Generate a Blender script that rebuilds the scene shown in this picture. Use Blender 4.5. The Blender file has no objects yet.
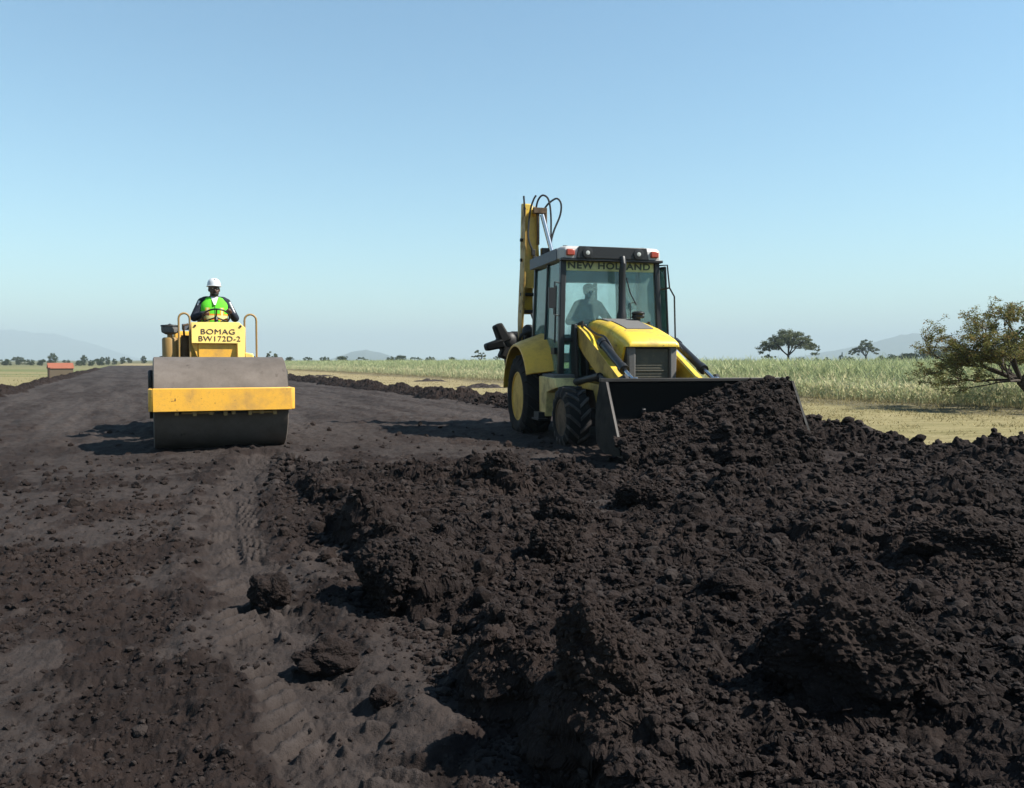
import bpy, bmesh, math, random
import numpy as np
from mathutils import Vector, Matrix, noise as mnoise
R = math.radians
scene = bpy.context.scene
COL = scene.collection
rnd = random.Random(7)

# ---------------------------------------------------------------- helpers
def link(o, parent=None):
    COL.objects.link(o)
    if parent is not None:
        o.parent = parent
    return o

def tag(o, label=None, cat=None, group=None, kind=None):
    if label: o['label'] = label
    if cat: o['category'] = cat
    if group: o['group'] = group
    if kind: o['kind'] = kind
    return o

def empty(name, parent=None, loc=(0, 0, 0), rz=0.0):
    o = bpy.data.objects.new(name, None)
    o.empty_display_size = 0.2
    o.location = loc
    o.rotation_euler = (0, 0, rz)
    return link(o, parent)

def mesh_np(name, verts, faces, mats, parent=None, smooth=False, attrs=None):
    """faces: int array (n,3) or (n,4)"""
    me = bpy.data.meshes.new(name)
    verts = np.asarray(verts, dtype=np.float32)
    faces = np.asarray(faces, dtype=np.int32)
    k = faces.shape[1]
    me.vertices.add(len(verts)); me.vertices.foreach_set('co', verts.ravel())
    me.loops.add(faces.size); me.loops.foreach_set('vertex_index', faces.ravel())
    me.polygons.add(len(faces))
    me.polygons.foreach_set('loop_start', np.arange(0, faces.size, k, dtype=np.int32))
    me.polygons.foreach_set('use_smooth', np.full(len(faces), smooth, dtype=bool))
    me.update(calc_edges=True)
    for an, av in (attrs or {}).items():
        a = me.attributes.new(an, 'FLOAT', 'POINT')
        a.data.foreach_set('value', np.asarray(av, dtype=np.float32).ravel())
    for m in (mats if isinstance(mats, (list, tuple)) else [mats]):
        me.materials.append(m)
    o = bpy.data.objects.new(name, me)
    return link(o, parent)

class MB:
    """mesh collector. Coordinates are (x, f, z): f is forward, stored as -y."""
    def __init__(s): s.bm = bmesh.new()
    def v(s, x, f, z): return s.bm.verts.new((x, -f, z))
    def face(s, vs):
        try: return s.bm.faces.new(vs)
        except ValueError: return None
    def box(s, x0, x1, f0, f1, z0, z1):
        c = [s.v(x, f, z) for z in (z0, z1) for f in (f0, f1) for x in (x0, x1)]
        for q in ((0,1,3,2),(4,6,7,5),(0,4,5,1),(2,3,7,6),(0,2,6,4),(1,5,7,3)): s.face([c[i] for i in q])
        return s
    def hexa(s, pts):
        """8 points: bottom ring of 4 then top ring of 4"""
        c = [s.v(*p) for p in pts]
        for q in ((3,2,1,0),(4,5,6,7),(0,1,5,4),(1,2,6,5),(2,3,7,6),(3,0,4,7)): s.face([c[i] for i in q])
        return s
    def loft(s, rings, closed=True, caps=True):
        rr = [[s.v(*p) for p in r] for r in rings]
        n = len(rr[0])
        for a, b in zip(rr[:-1], rr[1:]):
            for i in range(n if closed else n - 1):
                j = (i + 1) % n
                s.face([a[i], a[j], b[j], b[i]])
        if caps and closed:
            s.face(rr[0][::-1]); s.face(rr[-1])
        return s
    def prism(s, pts, x0, x1):
        return s.loft([[(x0, f, z) for f, z in pts], [(x1, f, z) for f, z in pts]])
    def prism_f(s, pts, f0, f1):
        return s.loft([[(x, f0, z) for x, z in pts], [(x, f1, z) for x, z in pts]])
    def cyl(s, p0, p1, r0, r1=None, n=16):
        r1 = r0 if r1 is None else r1
        return s.tube([p0, p1], [r0, r1], n)
    def tube(s, pts, r, n=10, caps=True):
        P = [Vector(p) for p in pts]
        rs = r if isinstance(r, (list, tuple)) else [r] * len(P)
        d = (P[1] - P[0]).normalized()
        up = Vector((0, 0, 1)) if abs(d.z) < .9 else Vector((1, 0, 0))
        a = d.cross(up).normalized()
        rings = []
        for i, p in enumerate(P):
            if i == 0: t = P[1] - P[0]
            elif i == len(P) - 1: t = P[-1] - P[-2]
            else: t = P[i + 1] - P[i - 1]
            t.normalize()
            a = (a - t * a.dot(t)).normalized()
            b = t.cross(a)
            rings.append([tuple(p + (a * math.cos(k * 2 * math.pi / n) + b * math.sin(k * 2 * math.pi / n)) * rs[i]) for k in range(n)])
        return s.loft(rings, True, caps)
    def lathe(s, prof, c, axis='z', n=32):
        """prof: list of (radius, along)"""
        rings = []
        for r, h in prof:
            r = max(r, 1e-4); ring = []
            for k in range(n):
                a = 2 * math.pi * k / n
                u, w = r * math.cos(a), r * math.sin(a)
                p = {'z': (u, w, h), 'x': (h, u, w), 'f': (u, h, w)}[axis]
                ring.append((c[0] + p[0], c[1] + p[1], c[2] + p[2]))
            rings.append(ring)
        return s.loft(rings)
    def ell(s, c, r, rot=None, n=16, m=10):
        rings = []
        M = rot or Matrix.Identity(3)
        for i in range(1, m):
            th = math.pi * i / m
            ring = []
            for k in range(n):
                a = 2 * math.pi * k / n
                q = M @ Vector((r[0] * math.sin(th) * math.cos(a), r[1] * math.sin(th) * math.sin(a), r[2] * math.cos(th)))
                ring.append((c[0] + q.x, c[1] + q.y, c[2] + q.z))
            rings.append(ring)
        return s.loft(rings)
    def cap(s, p0, p1, r0, r1, n=14):
        """tapered capsule"""
        a, b = Vector(p0), Vector(p1); d = (b - a).normalized()
        pts, rs = [], []
        for k in range(1, 6):
            t = math.pi / 2 * (1 - k / 5)
            pts.append(a - d * r0 * math.sin(t)); rs.append(max(.002, r0 * math.cos(t)))
        for k in range(0, 5):
            t = math.pi / 2 * k / 5
            pts.append(b + d * r1 * math.sin(t)); rs.append(max(.002, r1 * math.cos(t)))
        pts2, rs2 = [pts[0]], [rs[0]]
        for p, r in zip(pts[1:], rs[1:]):
            if (p - pts2[-1]).length > 1e-5: pts2.append(p); rs2.append(r)
        return s.tube([tuple(p) for p in pts2], rs2, n)
    def xf(s, M):
        """transform in stored (x, y, z) space"""
        bmesh.ops.transform(s.bm, matrix=M, verts=s.bm.verts); return s
    def build(s, name, mat, parent=None, bevel=0.0, label=None, sharp=38, voxel=0, smooth=0, subsurf=0, seg=2, split=False):
        bm = s.bm
        if split:      # one object for each separate piece
            seen, isl = set(), []
            for v in bm.verts:
                if v in seen: continue
                st_, cur = [v], []
                seen.add(v)
                while st_:
                    q = st_.pop(); cur.append(q)
                    for e in q.link_edges:
                        w_ = e.other_vert(q)
                        if w_ not in seen: seen.add(w_); st_.append(w_)
                isl.append(cur)
            for cur in isl:
                m2 = MB(); mp = {v: m2.bm.verts.new(v.co) for v in cur}
                for f in {f for v in cur for f in v.link_faces}: m2.bm.faces.new([mp[v] for v in f.verts])
                o = m2.build(name, mat, parent, bevel, label, sharp)
            bm.free()
            return o
        bmesh.ops.recalc_face_normals(bm, faces=bm.faces)
        me = bpy.data.meshes.new(name)
        bm.to_mesh(me); bm.free()
        me.polygons.foreach_set('use_smooth', np.ones(len(me.polygons), dtype=bool))
        if not voxel: me.set_sharp_from_angle(angle=R(sharp))
        for m in (mat if isinstance(mat, (list, tuple)) else [mat]): me.materials.append(m)
        o = bpy.data.objects.new(name, me)
        link(o, parent)
        if label: o['label'] = label
        if voxel:
            r = o.modifiers.new('remesh', 'REMESH'); r.mode = 'VOXEL'; r.voxel_size = voxel; r.use_smooth_shade = True
        if smooth:
            m = o.modifiers.new('smooth', 'SMOOTH'); m.factor = .5; m.iterations = smooth
        if bevel:
            b = o.modifiers.new('bevel', 'BEVEL'); b.width = bevel; b.segments = seg; b.limit_method = 'ANGLE'; b.angle_limit = R(35)
        if subsurf:
            b = o.modifiers.new('subsurf', 'SUBSURF'); b.levels = subsurf; b.render_levels = subsurf
        return o

def curve_pts(ctrl, n=8):
    """Catmull-Rom through control points"""
    P = [Vector(p) for p in ctrl]; P = [P[0] * 2 - P[1]] + P + [P[-1] * 2 - P[-2]]
    out = []
    for i in range(1, len(P) - 2):
        for k in range(n):
            t = k / n; a, b, c, d = P[i - 1:i + 3]
            out.append(tuple(.5 * ((2 * b) + (c - a) * t + (2 * a - 5 * b + 4 * c - d) * t * t + (3 * b - a - 3 * c + d) * t ** 3)))
    out.append(tuple(P[-2])); return out

def text_mesh(name, body, size, mat, parent, origin, xdir, updir, bold=0.0, xscale=1.0, depth=.003, space=1.0):
    """flat lettering centred on origin; xdir/updir are directions in stored (x,y,z) space"""
    cu = bpy.data.curves.new(name, 'FONT'); cu.body = body; cu.size = size
    cu.align_x = 'CENTER'; cu.align_y = 'CENTER'; cu.offset = bold; cu.extrude = depth; cu.space_character = space
    tmp = bpy.data.objects.new(name + '_tmp', cu); COL.objects.link(tmp)
    dg = bpy.context.evaluated_depsgraph_get(); dg.update()
    me = bpy.data.meshes.new_from_object(tmp.evaluated_get(dg)); me.name = name
    bpy.data.objects.remove(tmp); bpy.data.curves.remove(cu)
    X = Vector(xdir).normalized(); U = Vector(updir); U = (U - X * U.dot(X)).normalized(); N = X.cross(U)
    M = Matrix((( X.x * xscale, U.x, N.x, origin[0]), (X.y * xscale, U.y, N.y, origin[1]), (X.z * xscale, U.z, N.z, origin[2]), (0, 0, 0, 1)))
    me.transform(M)
    me.materials.clear(); me.materials.append(mat)
    return link(bpy.data.objects.new(name, me), parent)

# ---------------------------------------------------------------- materials
ALB = .78   # one overall scale for all base colours
class NT:
    def __init__(s, name):
        s.m = bpy.data.materials.new(name); s.m.use_nodes = True
        s.t = s.m.node_tree; s.t.nodes.clear()
        s.out = s.t.nodes.new('ShaderNodeOutputMaterial')
    def n(s, typ, **kw):
        nd = s.t.nodes.new(typ)
        for k, v in kw.items():
            if k.startswith('i_'):
                key = k[2:]
                key = int(key) if key.isdigit() else key.replace('_', ' ')
                s.set(nd.inputs[key], v)
            else: setattr(nd, k, v)
        return nd
    def set(s, inp, v):
        if isinstance(v, bpy.types.NodeSocket): s.t.links.new(v, inp)
        elif isinstance(v, (tuple, list)) and len(v) == 3 and inp.type == 'RGBA': inp.default_value = (*v, 1)
        else: inp.default_value = v
    def noise(s, scale, detail=4, rough=.55, vec=None, dist=0.0):
        nd = s.n('ShaderNodeTexNoise'); nd.inputs['Scale'].default_value = scale
        nd.inputs['Detail'].default_value = detail; nd.inputs['Roughness'].default_value = rough; nd.inputs['Distortion'].default_value = dist
        if vec is not None: s.set(nd.inputs['Vector'], vec)
        return nd.outputs['Fac']
    def ramp(s, fac, stops):
        nd = s.n('ShaderNodeValToRGB'); s.set(nd.inputs['Fac'], fac)
        cr = nd.color_ramp
        while len(cr.elements) < len(stops): cr.elements.new(.5)
        for e, (p, c) in zip(cr.elements, stops):
            e.position = p; e.color = (*c, 1) if isinstance(c, (tuple, list)) else (c, c, c, 1)
        return nd.outputs['Color']
    def mix(s, fac, a, b, mode='MIX'):
        nd = s.n('ShaderNodeMix', data_type='RGBA', blend_type=mode)
        s.set(nd.inputs[0], fac); s.set(nd.inputs[6], a); s.set(nd.inputs[7], b)
        return nd.outputs[2]
    def math(s, op, a, b=0.0, clamp=False):
        nd = s.n('ShaderNodeMath', operation=op, use_clamp=clamp); s.set(nd.inputs[0], a); s.set(nd.inputs[1], b)
        return nd.outputs[0]
    def attr(s, name): return s.n('ShaderNodeAttribute', attribute_name=name).outputs['Fac']
    def obj(s): return s.n('ShaderNodeTexCoord').outputs['Object']
    def pos(s): return s.n('ShaderNodeNewGeometry').outputs['Position']
    def sep(s, v):
        nd = s.n('ShaderNodeSeparateXYZ'); s.set(nd.inputs[0], v); return nd.outputs
    def bump(s, h, strength, dist):
        nd = s.n('ShaderNodeBump'); nd.inputs['Strength'].default_value = strength; nd.inputs['Distance'].default_value = dist
        s.set(nd.inputs['Height'], h); return nd.outputs[0]
    def bsdf(s, col, rough=.6, metal=0.0, spec=.4, normal=None, coat=0.0):
        b = s.n('ShaderNodeBsdfPrincipled')
        s.set(b.inputs['Base Color'], s.mix(1.0, col, (ALB, ALB, ALB), 'MULTIPLY')); s.set(b.inputs['Roughness'], rough); s.set(b.inputs['Metallic'], metal)
        s.set(b.inputs['Specular IOR Level'], spec)
        if coat: s.set(b.inputs['Coat Weight'], coat)
        if normal is not None: s.set(b.inputs['Normal'], normal)
        s.t.links.new(b.outputs[0], s.out.inputs['Surface'])
        return s.m

def smoothstep_node(t, x, a, b):
    nd = t.n('ShaderNodeMapRange', interpolation_type='SMOOTHSTEP')
    t.set(nd.inputs['Value'], x); nd.inputs['From Min'].default_value = a; nd.inputs['From Max'].default_value = b
    return nd.outputs['Result']

def mat_paint(name, col, rough=.4, dirt=(.16, .12, .08), amount=.5, chips=None, spec=.45, scale=3.0):
    t = NT(name); o = t.obj()
    n1 = t.noise(scale, 6, .65, o); n2 = t.noise(scale * 9, 4, .6, o)
    f = t.math('MULTIPLY', smoothstep_node(t, n1, .42, .72), amount)
    f2 = t.math('MULTIPLY', smoothstep_node(t, n2, .5, .75), amount * .6)
    f = t.math('MAXIMUM', f, f2)
    vary = t.mix(t.math('MULTIPLY', n1, .35), col, tuple(c * .72 for c in col))
    c = t.mix(f, vary, dirt)
    if chips:
        n3 = t.noise(14, 5, .7, o, .6)
        c = t.mix(smoothstep_node(t, n3, .63, .68), c, chips)
    r = t.math('ADD', t.math('MULTIPLY', f, .5), rough, True)
    return t.bsdf(c, r, 0, spec, t.bump(n2, .08, .01))

def mat_simple(name, col, rough=.6, metal=0.0, spec=.4, vary=.25, scale=12, bump=.0):
    t = NT(name); o = t.obj(); n = t.noise(scale, 5, .6, o)
    c = t.mix(n, tuple(x * (1 - vary) for x in col), tuple(min(1, x * (1 + vary)) for x in col))
    return t.bsdf(c, rough, metal, spec, t.bump(n, bump, .01) if bump else None)

def mat_soil(name):
    t = NT(name); p = t.pos()
    n1 = t.noise(.55, 5, .6, p); n2 = t.noise(7, 6, .7, p); n3 = t.noise(45, 5, .7, p)
    loose = t.ramp(n1, [(.3, (.0135, .0100, .0092)), (.5, (.0205, .0148, .0132)), (.72, (.033, .0232, .0195))])
    loose = t.mix(t.math('MULTIPLY', smoothstep_node(t, n2, .45, .75), .55), loose, (.044, .0325, .028))
    loose = t.mix(t.math('MULTIPLY', smoothstep_node(t, n3, .58, .75), .35), loose, (.062, .049, .043))
    firm = t.ramp(n2, [(.3, (.044, .0375, .035)), (.55, (.067, .058, .054)), (.8, (.092, .081, .076))])
    firm = t.mix(t.math('MULTIPLY', smoothstep_node(t, n3, .5, .8), .4), firm, (.024, .0195, .0178))
    c = t.mix(1.0, t.mix(t.attr('compact'), loose, firm), (.78, .73, .715), 'MULTIPLY')
    h = t.math('ADD', t.math('MULTIPLY', n2, .5), n3)
    return t.bsdf(c, .95, 0, .12, t.bump(h, .8, .02))

def mat_leaf(name, a, b, trans=.25):
    t = NT(name); k = t.attr('tint')
    c = t.mix(1.0, t.mix(k, a, b), (ALB, ALB, ALB), 'MULTIPLY')
    d = t.n('ShaderNodeBsdfDiffuse'); t.set(d.inputs['Color'], c)
    tr = t.n('ShaderNodeBsdfTranslucent'); t.set(tr.inputs['Color'], c)
    m = t.n('ShaderNodeMixShader'); m.inputs[0].default_value = trans
    t.t.links.new(d.outputs[0], m.inputs[1]); t.t.links.new(tr.outputs[0], m.inputs[2])
    t.t.links.new(m.outputs[0], t.out.inputs['Surface'])
    return t.m

def mat_glass(name, tint, veil=.06, refl=1.0, dcol=(.40, .64, .60)):  # diffuse veil: glass dust plus reflected sky brightness put into a teal colour
    t = NT(name); o = t.obj()
    tr = t.n('ShaderNodeBsdfTransparent'); t.set(tr.inputs['Color'], tint)
    gl = t.n('ShaderNodeBsdfGlossy'); gl.inputs['Roughness'].default_value = .04
    df = t.n('ShaderNodeBsdfDiffuse'); t.set(df.inputs['Color'], dcol)
    fr = t.n('ShaderNodeFresnel'); fr.inputs['IOR'].default_value = 1.5
    m1 = t.n('ShaderNodeMixShader'); t.set(m1.inputs[0], t.math('MULTIPLY', fr.outputs[0], refl, True))
    t.t.links.new(tr.outputs[0], m1.inputs[1]); t.t.links.new(gl.outputs[0], m1.inputs[2])
    m2 = t.n('ShaderNodeMixShader'); t.set(m2.inputs[0], t.math('MULTIPLY', t.noise(5, 5, .65, o), veil * 2))
    t.t.links.new(m1.outputs[0], m2.inputs[1]); t.t.links.new(df.outputs[0], m2.inputs[2])
    t.t.links.new(m2.outputs[0], t.out.inputs['Surface'])
    return t.m

M = {}
M['soil'] = mat_soil('black_soil')
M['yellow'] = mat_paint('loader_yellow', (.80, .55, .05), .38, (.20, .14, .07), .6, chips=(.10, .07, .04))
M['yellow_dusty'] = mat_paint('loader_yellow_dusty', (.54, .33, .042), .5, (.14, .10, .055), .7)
M['cream'] = mat_paint('pale_dusty_yellow', (.80, .62, .24), .5, (.22, .17, .09), .8)
M['fender'] = mat_paint('fender_yellow', (.78, .43, .03), .42, (.17, .11, .05), .5)
M['yellow_shaded'] = mat_paint('oily_shaded_yellow', (.42, .25, .036), .5, (.06, .042, .025), .75, scale=5)  # boom yellow browned to paint in its shaded side, with oily dirt
M['amber'] = mat_paint('roller_yellow', (.95, .49, .055), .45, (.34, .20, .08), .6, chips=(.12, .06, .03))
M['amber_plain'] = mat_paint('roller_yellow_clean', (1.0, .68, .17), .42, (.45, .28, .10), .3)
M['black'] = mat_paint('black_paint', (.012, .012, .013), .5, (.06, .05, .045), .45, spec=.35)
M['bucket'] = mat_paint('worn_black_steel', (.007, .007, .007), .6, (.018, .015, .014), .6, spec=.15)
M['worn_edge'] = mat_simple('worn_bare_steel', (.045, .040, .037), .5, .5, .4, .4, 30)
M['rubber'] = mat_paint('tyre_rubber', (.012, .012, .012), .85, (.04, .034, .03), .7, spec=.2)
M['rubber_worn'] = mat_paint('dusty_tyre_tread', (.05, .045, .042), .85, (.16, .14, .125), .8, spec=.2)
M['rim_yellow'] = mat_paint('rim_yellow', (.70, .42, .03), .5, (.20, .14, .07), .6)
M['rim_dark'] = mat_paint('muddy_rim', (.12, .07, .03), .7, (.04, .03, .025), .8)
M['steel_rod'] = mat_simple('chromed_rod', (.6, .6, .62), .25, 1.0, .5, .1)
M['grille'] = mat_paint('dusty_grille', (.10, .094, .075), .7, (.22, .19, .13), .75, spec=.25)
M['mesh_grey'] = mat_simple('screen_grey', (.13, .125, .12), .8, 0, .3, .35, 60)
M['roof_grey'] = mat_paint('cab_roof_pale', (.50, .48, .46), .5, (.35, .32, .28), .5)
M['roof_side'] = mat_simple('cab_roof_side_grey', (.12, .13, .15), .6)
M['plastic_black'] = mat_simple('black_plastic', (.010, .010, .011), .45)
M['red_lens'] = mat_simple('red_lens', (.42, .06, .03), .25, 0, .5, .2, 40)
M['clear_lens'] = mat_simple('clear_lens', (.50, .51, .48), .2, 0, .6, .15, 60)
M['glass'] = mat_glass('tinted_windscreen', (.92, .98, .97), .15)
M['glass_side'] = mat_glass('tinted_side_glass', (.66, .84, .80), .13)
M['strip'] = mat_glass('sun_strip', (.85, .86, .45), .62, dcol=(.62, .62, .30))
M['strip_ink'] = mat_simple('sun_strip_ink', (.05, .065, .045), .6)
M['seat'] = mat_simple('seat_vinyl', (.02, .02, .022), .6)
M['hose'] = mat_simple('hydraulic_hose', (.012, .012, .013), .5)
M['ink'] = mat_simple('dark_lettering', (.055, .042, .035), .6, 0, .3, .3, 30)
M['rail'] = mat_paint('rail_tan', (.34, .20, .055), .5, (.22, .16, .09), .5)
M['skin'] = mat_simple('skin', (.085, .042, .027), .55, 0, .4, .15, 30)
M['shirt'] = mat_simple('navy_shirt', (.022, .026, .038), .9, 0, .15, .3, 18, .2)
M['shirt_grey'] = mat_simple('grey_shirt', (.07, .08, .085), .9, 0, .15, .3, 18, .2)
M['trouser'] = mat_simple('dark_trousers', (.03, .03, .035), .9, 0, .15, .3, 18)
M['collar'] = mat_simple('white_cloth', (.7, .7, .7), .9, 0, .15, .1, 18)
M['helmet'] = mat_simple('white_helmet', (.62, .63, .65), .3, 0, .5, .05, 8)
M['hair'] = mat_simple('black_hair', (.008, .007, .007), .8)
M['cap'] = mat_simple('dark_cap', (.03, .035, .05), .9)

def mat_drum():
    t = NT('drum_steel'); o = t.obj()
    n1 = t.noise(2.6, 7, .7, o); n2 = t.noise(16, 6, .75, o); n3 = t.noise(7, 5, .65, o)
    c = t.ramp(n1, [(.3, (.105, .086, .071)), (.55, (.150, .124, .105)), (.75, (.185, .157, .136))])
    c = t.mix(t.math('MULTIPLY', smoothstep_node(t, n2, .5, .8), .45), c, (.07, .05, .038))
    c = t.mix(t.math('MULTIPLY', smoothstep_node(t, n3, .62, .70), .55), c, (.04, .029, .023))
    return t.bsdf(c, .62, .25, .3, t.bump(n2, .12, .01))
M['drum'] = mat_drum()

def mat_vest():
    t = NT('hi_vis_vest'); x, y, z = t.sep(t.obj())
    green, orange, silver = (.13, .68, .035), (.90, .30, .03), (.72, .72, .30)
    def band(v, a, b):
        return t.math('MULTIPLY', t.math('GREATER_THAN', v, a), t.math('LESS_THAN', v, b))
    ax = t.math('ABSOLUTE', x)
    hb = band(z, .24, .335); hs = band(z, .262, .312)
    vb = t.math('MULTIPLY', band(ax, .075, .135), t.math('LESS_THAN', z, .43)); vs = t.math('MULTIPLY', band(ax, .09, .12), t.math('LESS_THAN', z, .43))
    c = t.mix(hb, green, orange); c = t.mix(t.math('MULTIPLY', vb, .85), c, orange)
    c = t.mix(t.math('MAXIMUM', hs, vs), c, silver)
    zip_ = t.math('LESS_THAN', ax, .008)
    c = t.mix(zip_, c, (.03, .12, .02))
    return t.bsdf(c, .8, 0, .2)
M['vest'] = mat_vest()
# ---------------------------------------------------------------- numpy noise
def _hash(ix, iy, seed):
    h = (ix.astype(np.int64) * 374761393 + iy.astype(np.int64) * 668265263 + seed * 974634533) & 0xFFFFFFFF
    h = ((h ^ (h >> 13)) * 1274126177) & 0xFFFFFFFF
    h = ((h ^ (h >> 16)) * 2246822519) & 0xFFFFFFFF
    return ((h ^ (h >> 15)) & 0xFFFFFF) / float(0x1000000)
def gnoise(x, y, seed=0):
    ix, iy = np.floor(x), np.floor(y); fx, fy = x - ix, y - iy
    def g(dx, dy):
        a = _hash(ix + dx, iy + dy, seed) * 2 * np.pi
        return np.cos(a) * (fx - dx) + np.sin(a) * (fy - dy)
    u = fx * fx * fx * (fx * (fx * 6 - 15) + 10); w = fy * fy * fy * (fy * (fy * 6 - 15) + 10)
    a, b, c, d = g(0, 0), g(1, 0), g(0, 1), g(1, 1)
    return 1.5 * ((a + (b - a) * u) + ((c + (d - c) * u) - (a + (b - a) * u)) * w)
def fbm(x, y, scale, seed=0, octv=4, gain=.5):
    s, a = 0, 1.0; x, y = x / scale, y / scale
    for k in range(octv):
        s = s + a * gnoise(x, y, seed + k * 17); x, y, a = x * 2.03 + 5.1, y * 2.03 + 1.7, a * gain
    return s
def clods(x, y, s, seed, prob=.8, rmin=.3, rmax=.62, flat=.8, warp=.22):
    wx = x + warp * s * gnoise(x / s * 2.3, y / s * 2.3, seed + 5) + warp * .5 * s * gnoise(x / s * 6.1, y / s * 6.1, seed + 6)
    wy = y + warp * s * gnoise(x / s * 2.3, y / s * 2.3, seed + 7) + warp * .5 * s * gnoise(x / s * 6.1, y / s * 6.1, seed + 8)
    X, Y = wx / s, wy / s; ix, iy = np.floor(X), np.floor(Y); out = np.zeros_like(X)
    for dx in (-1, 0, 1):
        for dy in (-1, 0, 1):
            cx, cy = ix + dx, iy + dy
            px = cx + .15 + .7 * _hash(cx, cy, seed + 1); py = cy + .15 + .7 * _hash(cx, cy, seed + 2)
            r = rmin + (rmax - rmin) * _hash(cx, cy, seed + 3) ** 1.6
            on = _hash(cx, cy, seed + 4) < prob
            ax = .75 + .5 * _hash(cx, cy, seed + 9)
            d2 = (((X - px) * ax) ** 2 + ((Y - py) / ax) ** 2) / (r * r)
            h = np.where(on & (d2 < 1), r * s * flat * np.clip(1 - d2, 0, 1) ** .72, 0)
            out = np.maximum(out, h)
    return out
def sstep(x, a, b):
    t = np.clip((x - a) / (b - a), 0, 1); return t * t * (3 - 2 * t)
def polydist(x, y, poly):
    """signed distance, positive inside"""
    n = len(poly); d = np.full(x.shape, 1e9); inside = np.zeros(x.shape, bool)
    for i in range(n):
        ax, ay = poly[i]; bx, by = poly[(i + 1) % n]; ex, ey = bx - ax, by - ay
        t = np.clip(((x - ax) * ex + (y - ay) * ey) / (ex * ex + ey * ey), 0, 1)
        d = np.minimum(d, np.hypot(x - ax - t * ex, y - ay - t * ey))
        c = ((ay > y) != (by > y)) & (x < (bx - ax) * (y - ay) / (by - ay + 1e-12) + ax)
        inside ^= c
    return np.where(inside, d, -d)
def linedist(x, y, pts):
    """distance to polyline, side (signed) and arc length"""
    best = np.full(x.shape, 1e9); arc = np.zeros(x.shape); side = np.zeros(x.shape); L = 0
    for (ax, ay), (bx, by) in zip(pts[:-1], pts[1:]):
        ex, ey = bx - ax, by - ay; l = math.hypot(ex, ey)
        t = np.clip(((x - ax) * ex + (y - ay) * ey) / (l * l), 0, 1)
        dx, dy = x - ax - t * ex, y - ay - t * ey; d = np.hypot(dx, dy); m = d < best
        best = np.where(m, d, best); arc = np.where(m, L + t * l, arc); side = np.where(m, np.sign(ex * dy - ey * dx), side); L += l
    return best, side, arc

# road frame: s runs along the road away from the camera, t runs across it to the right
UX, UY, NX, NY = -.407, .914, .914, .407
def st(x, y): return x * UX + y * UY, x * NX + y * NY
def xy(s, t): return s * UX + t * NX, s * UY + t * NY
T_L, T_R = -4.2, 8.6
# machine placement
RL_ANG, RL_POS = R(22.5), (-3.90, 11.34)
BH_ANG, BH_POS = R(14.0), (1.715, 11.75)
def bh_world(x, f):
    c, s_ = math.cos(BH_ANG), math.sin(BH_ANG)
    return BH_POS[0] + x * c + f * s_, BH_POS[1] + x * s_ - f * c

TRACK = [(-3.0, 10.2), (-2.75, 8.6), (-2.38, 7.3), (-1.98, 6.0), (-1.60, 4.95), (-1.18, 3.95), (-.86, 3.2), (-.60, 2.65), (-.36, 2.1), (-.1, 1.3)]
PILE = [(-2.9, 10.2), (-2.35, 8.2), (-1.72, 6.6), (-1.22, 5.2), (-.80, 4.2), (-.42, 3.4), (-.22, 2.7), (-.10, 2.2), (.1, .8), (9, .8), (8.2, 5), (6.0, 7.9), (4.6, 9.3), (3.2, 9.2), (1.6, 8.7), (.8, 8.7), (-.3, 9.3), (-1.2, 9.1), (-2.2, 9.3)]

def ground_h(x, y):
    s, t = st(x, y)
    left = sstep(-t, 4.6, 7.5); r = np.hypot(x, y)
    z = -.10 - .55 * left * sstep(r, 5, 30) - .25 * left * sstep(r, 40, 140)
    z = z + (.03 * fbm(x, y, 2.5, 3, 3) + .10 * sstep(t, 10, 14)) * sstep(140 - r, 0, 60)
    return z

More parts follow.
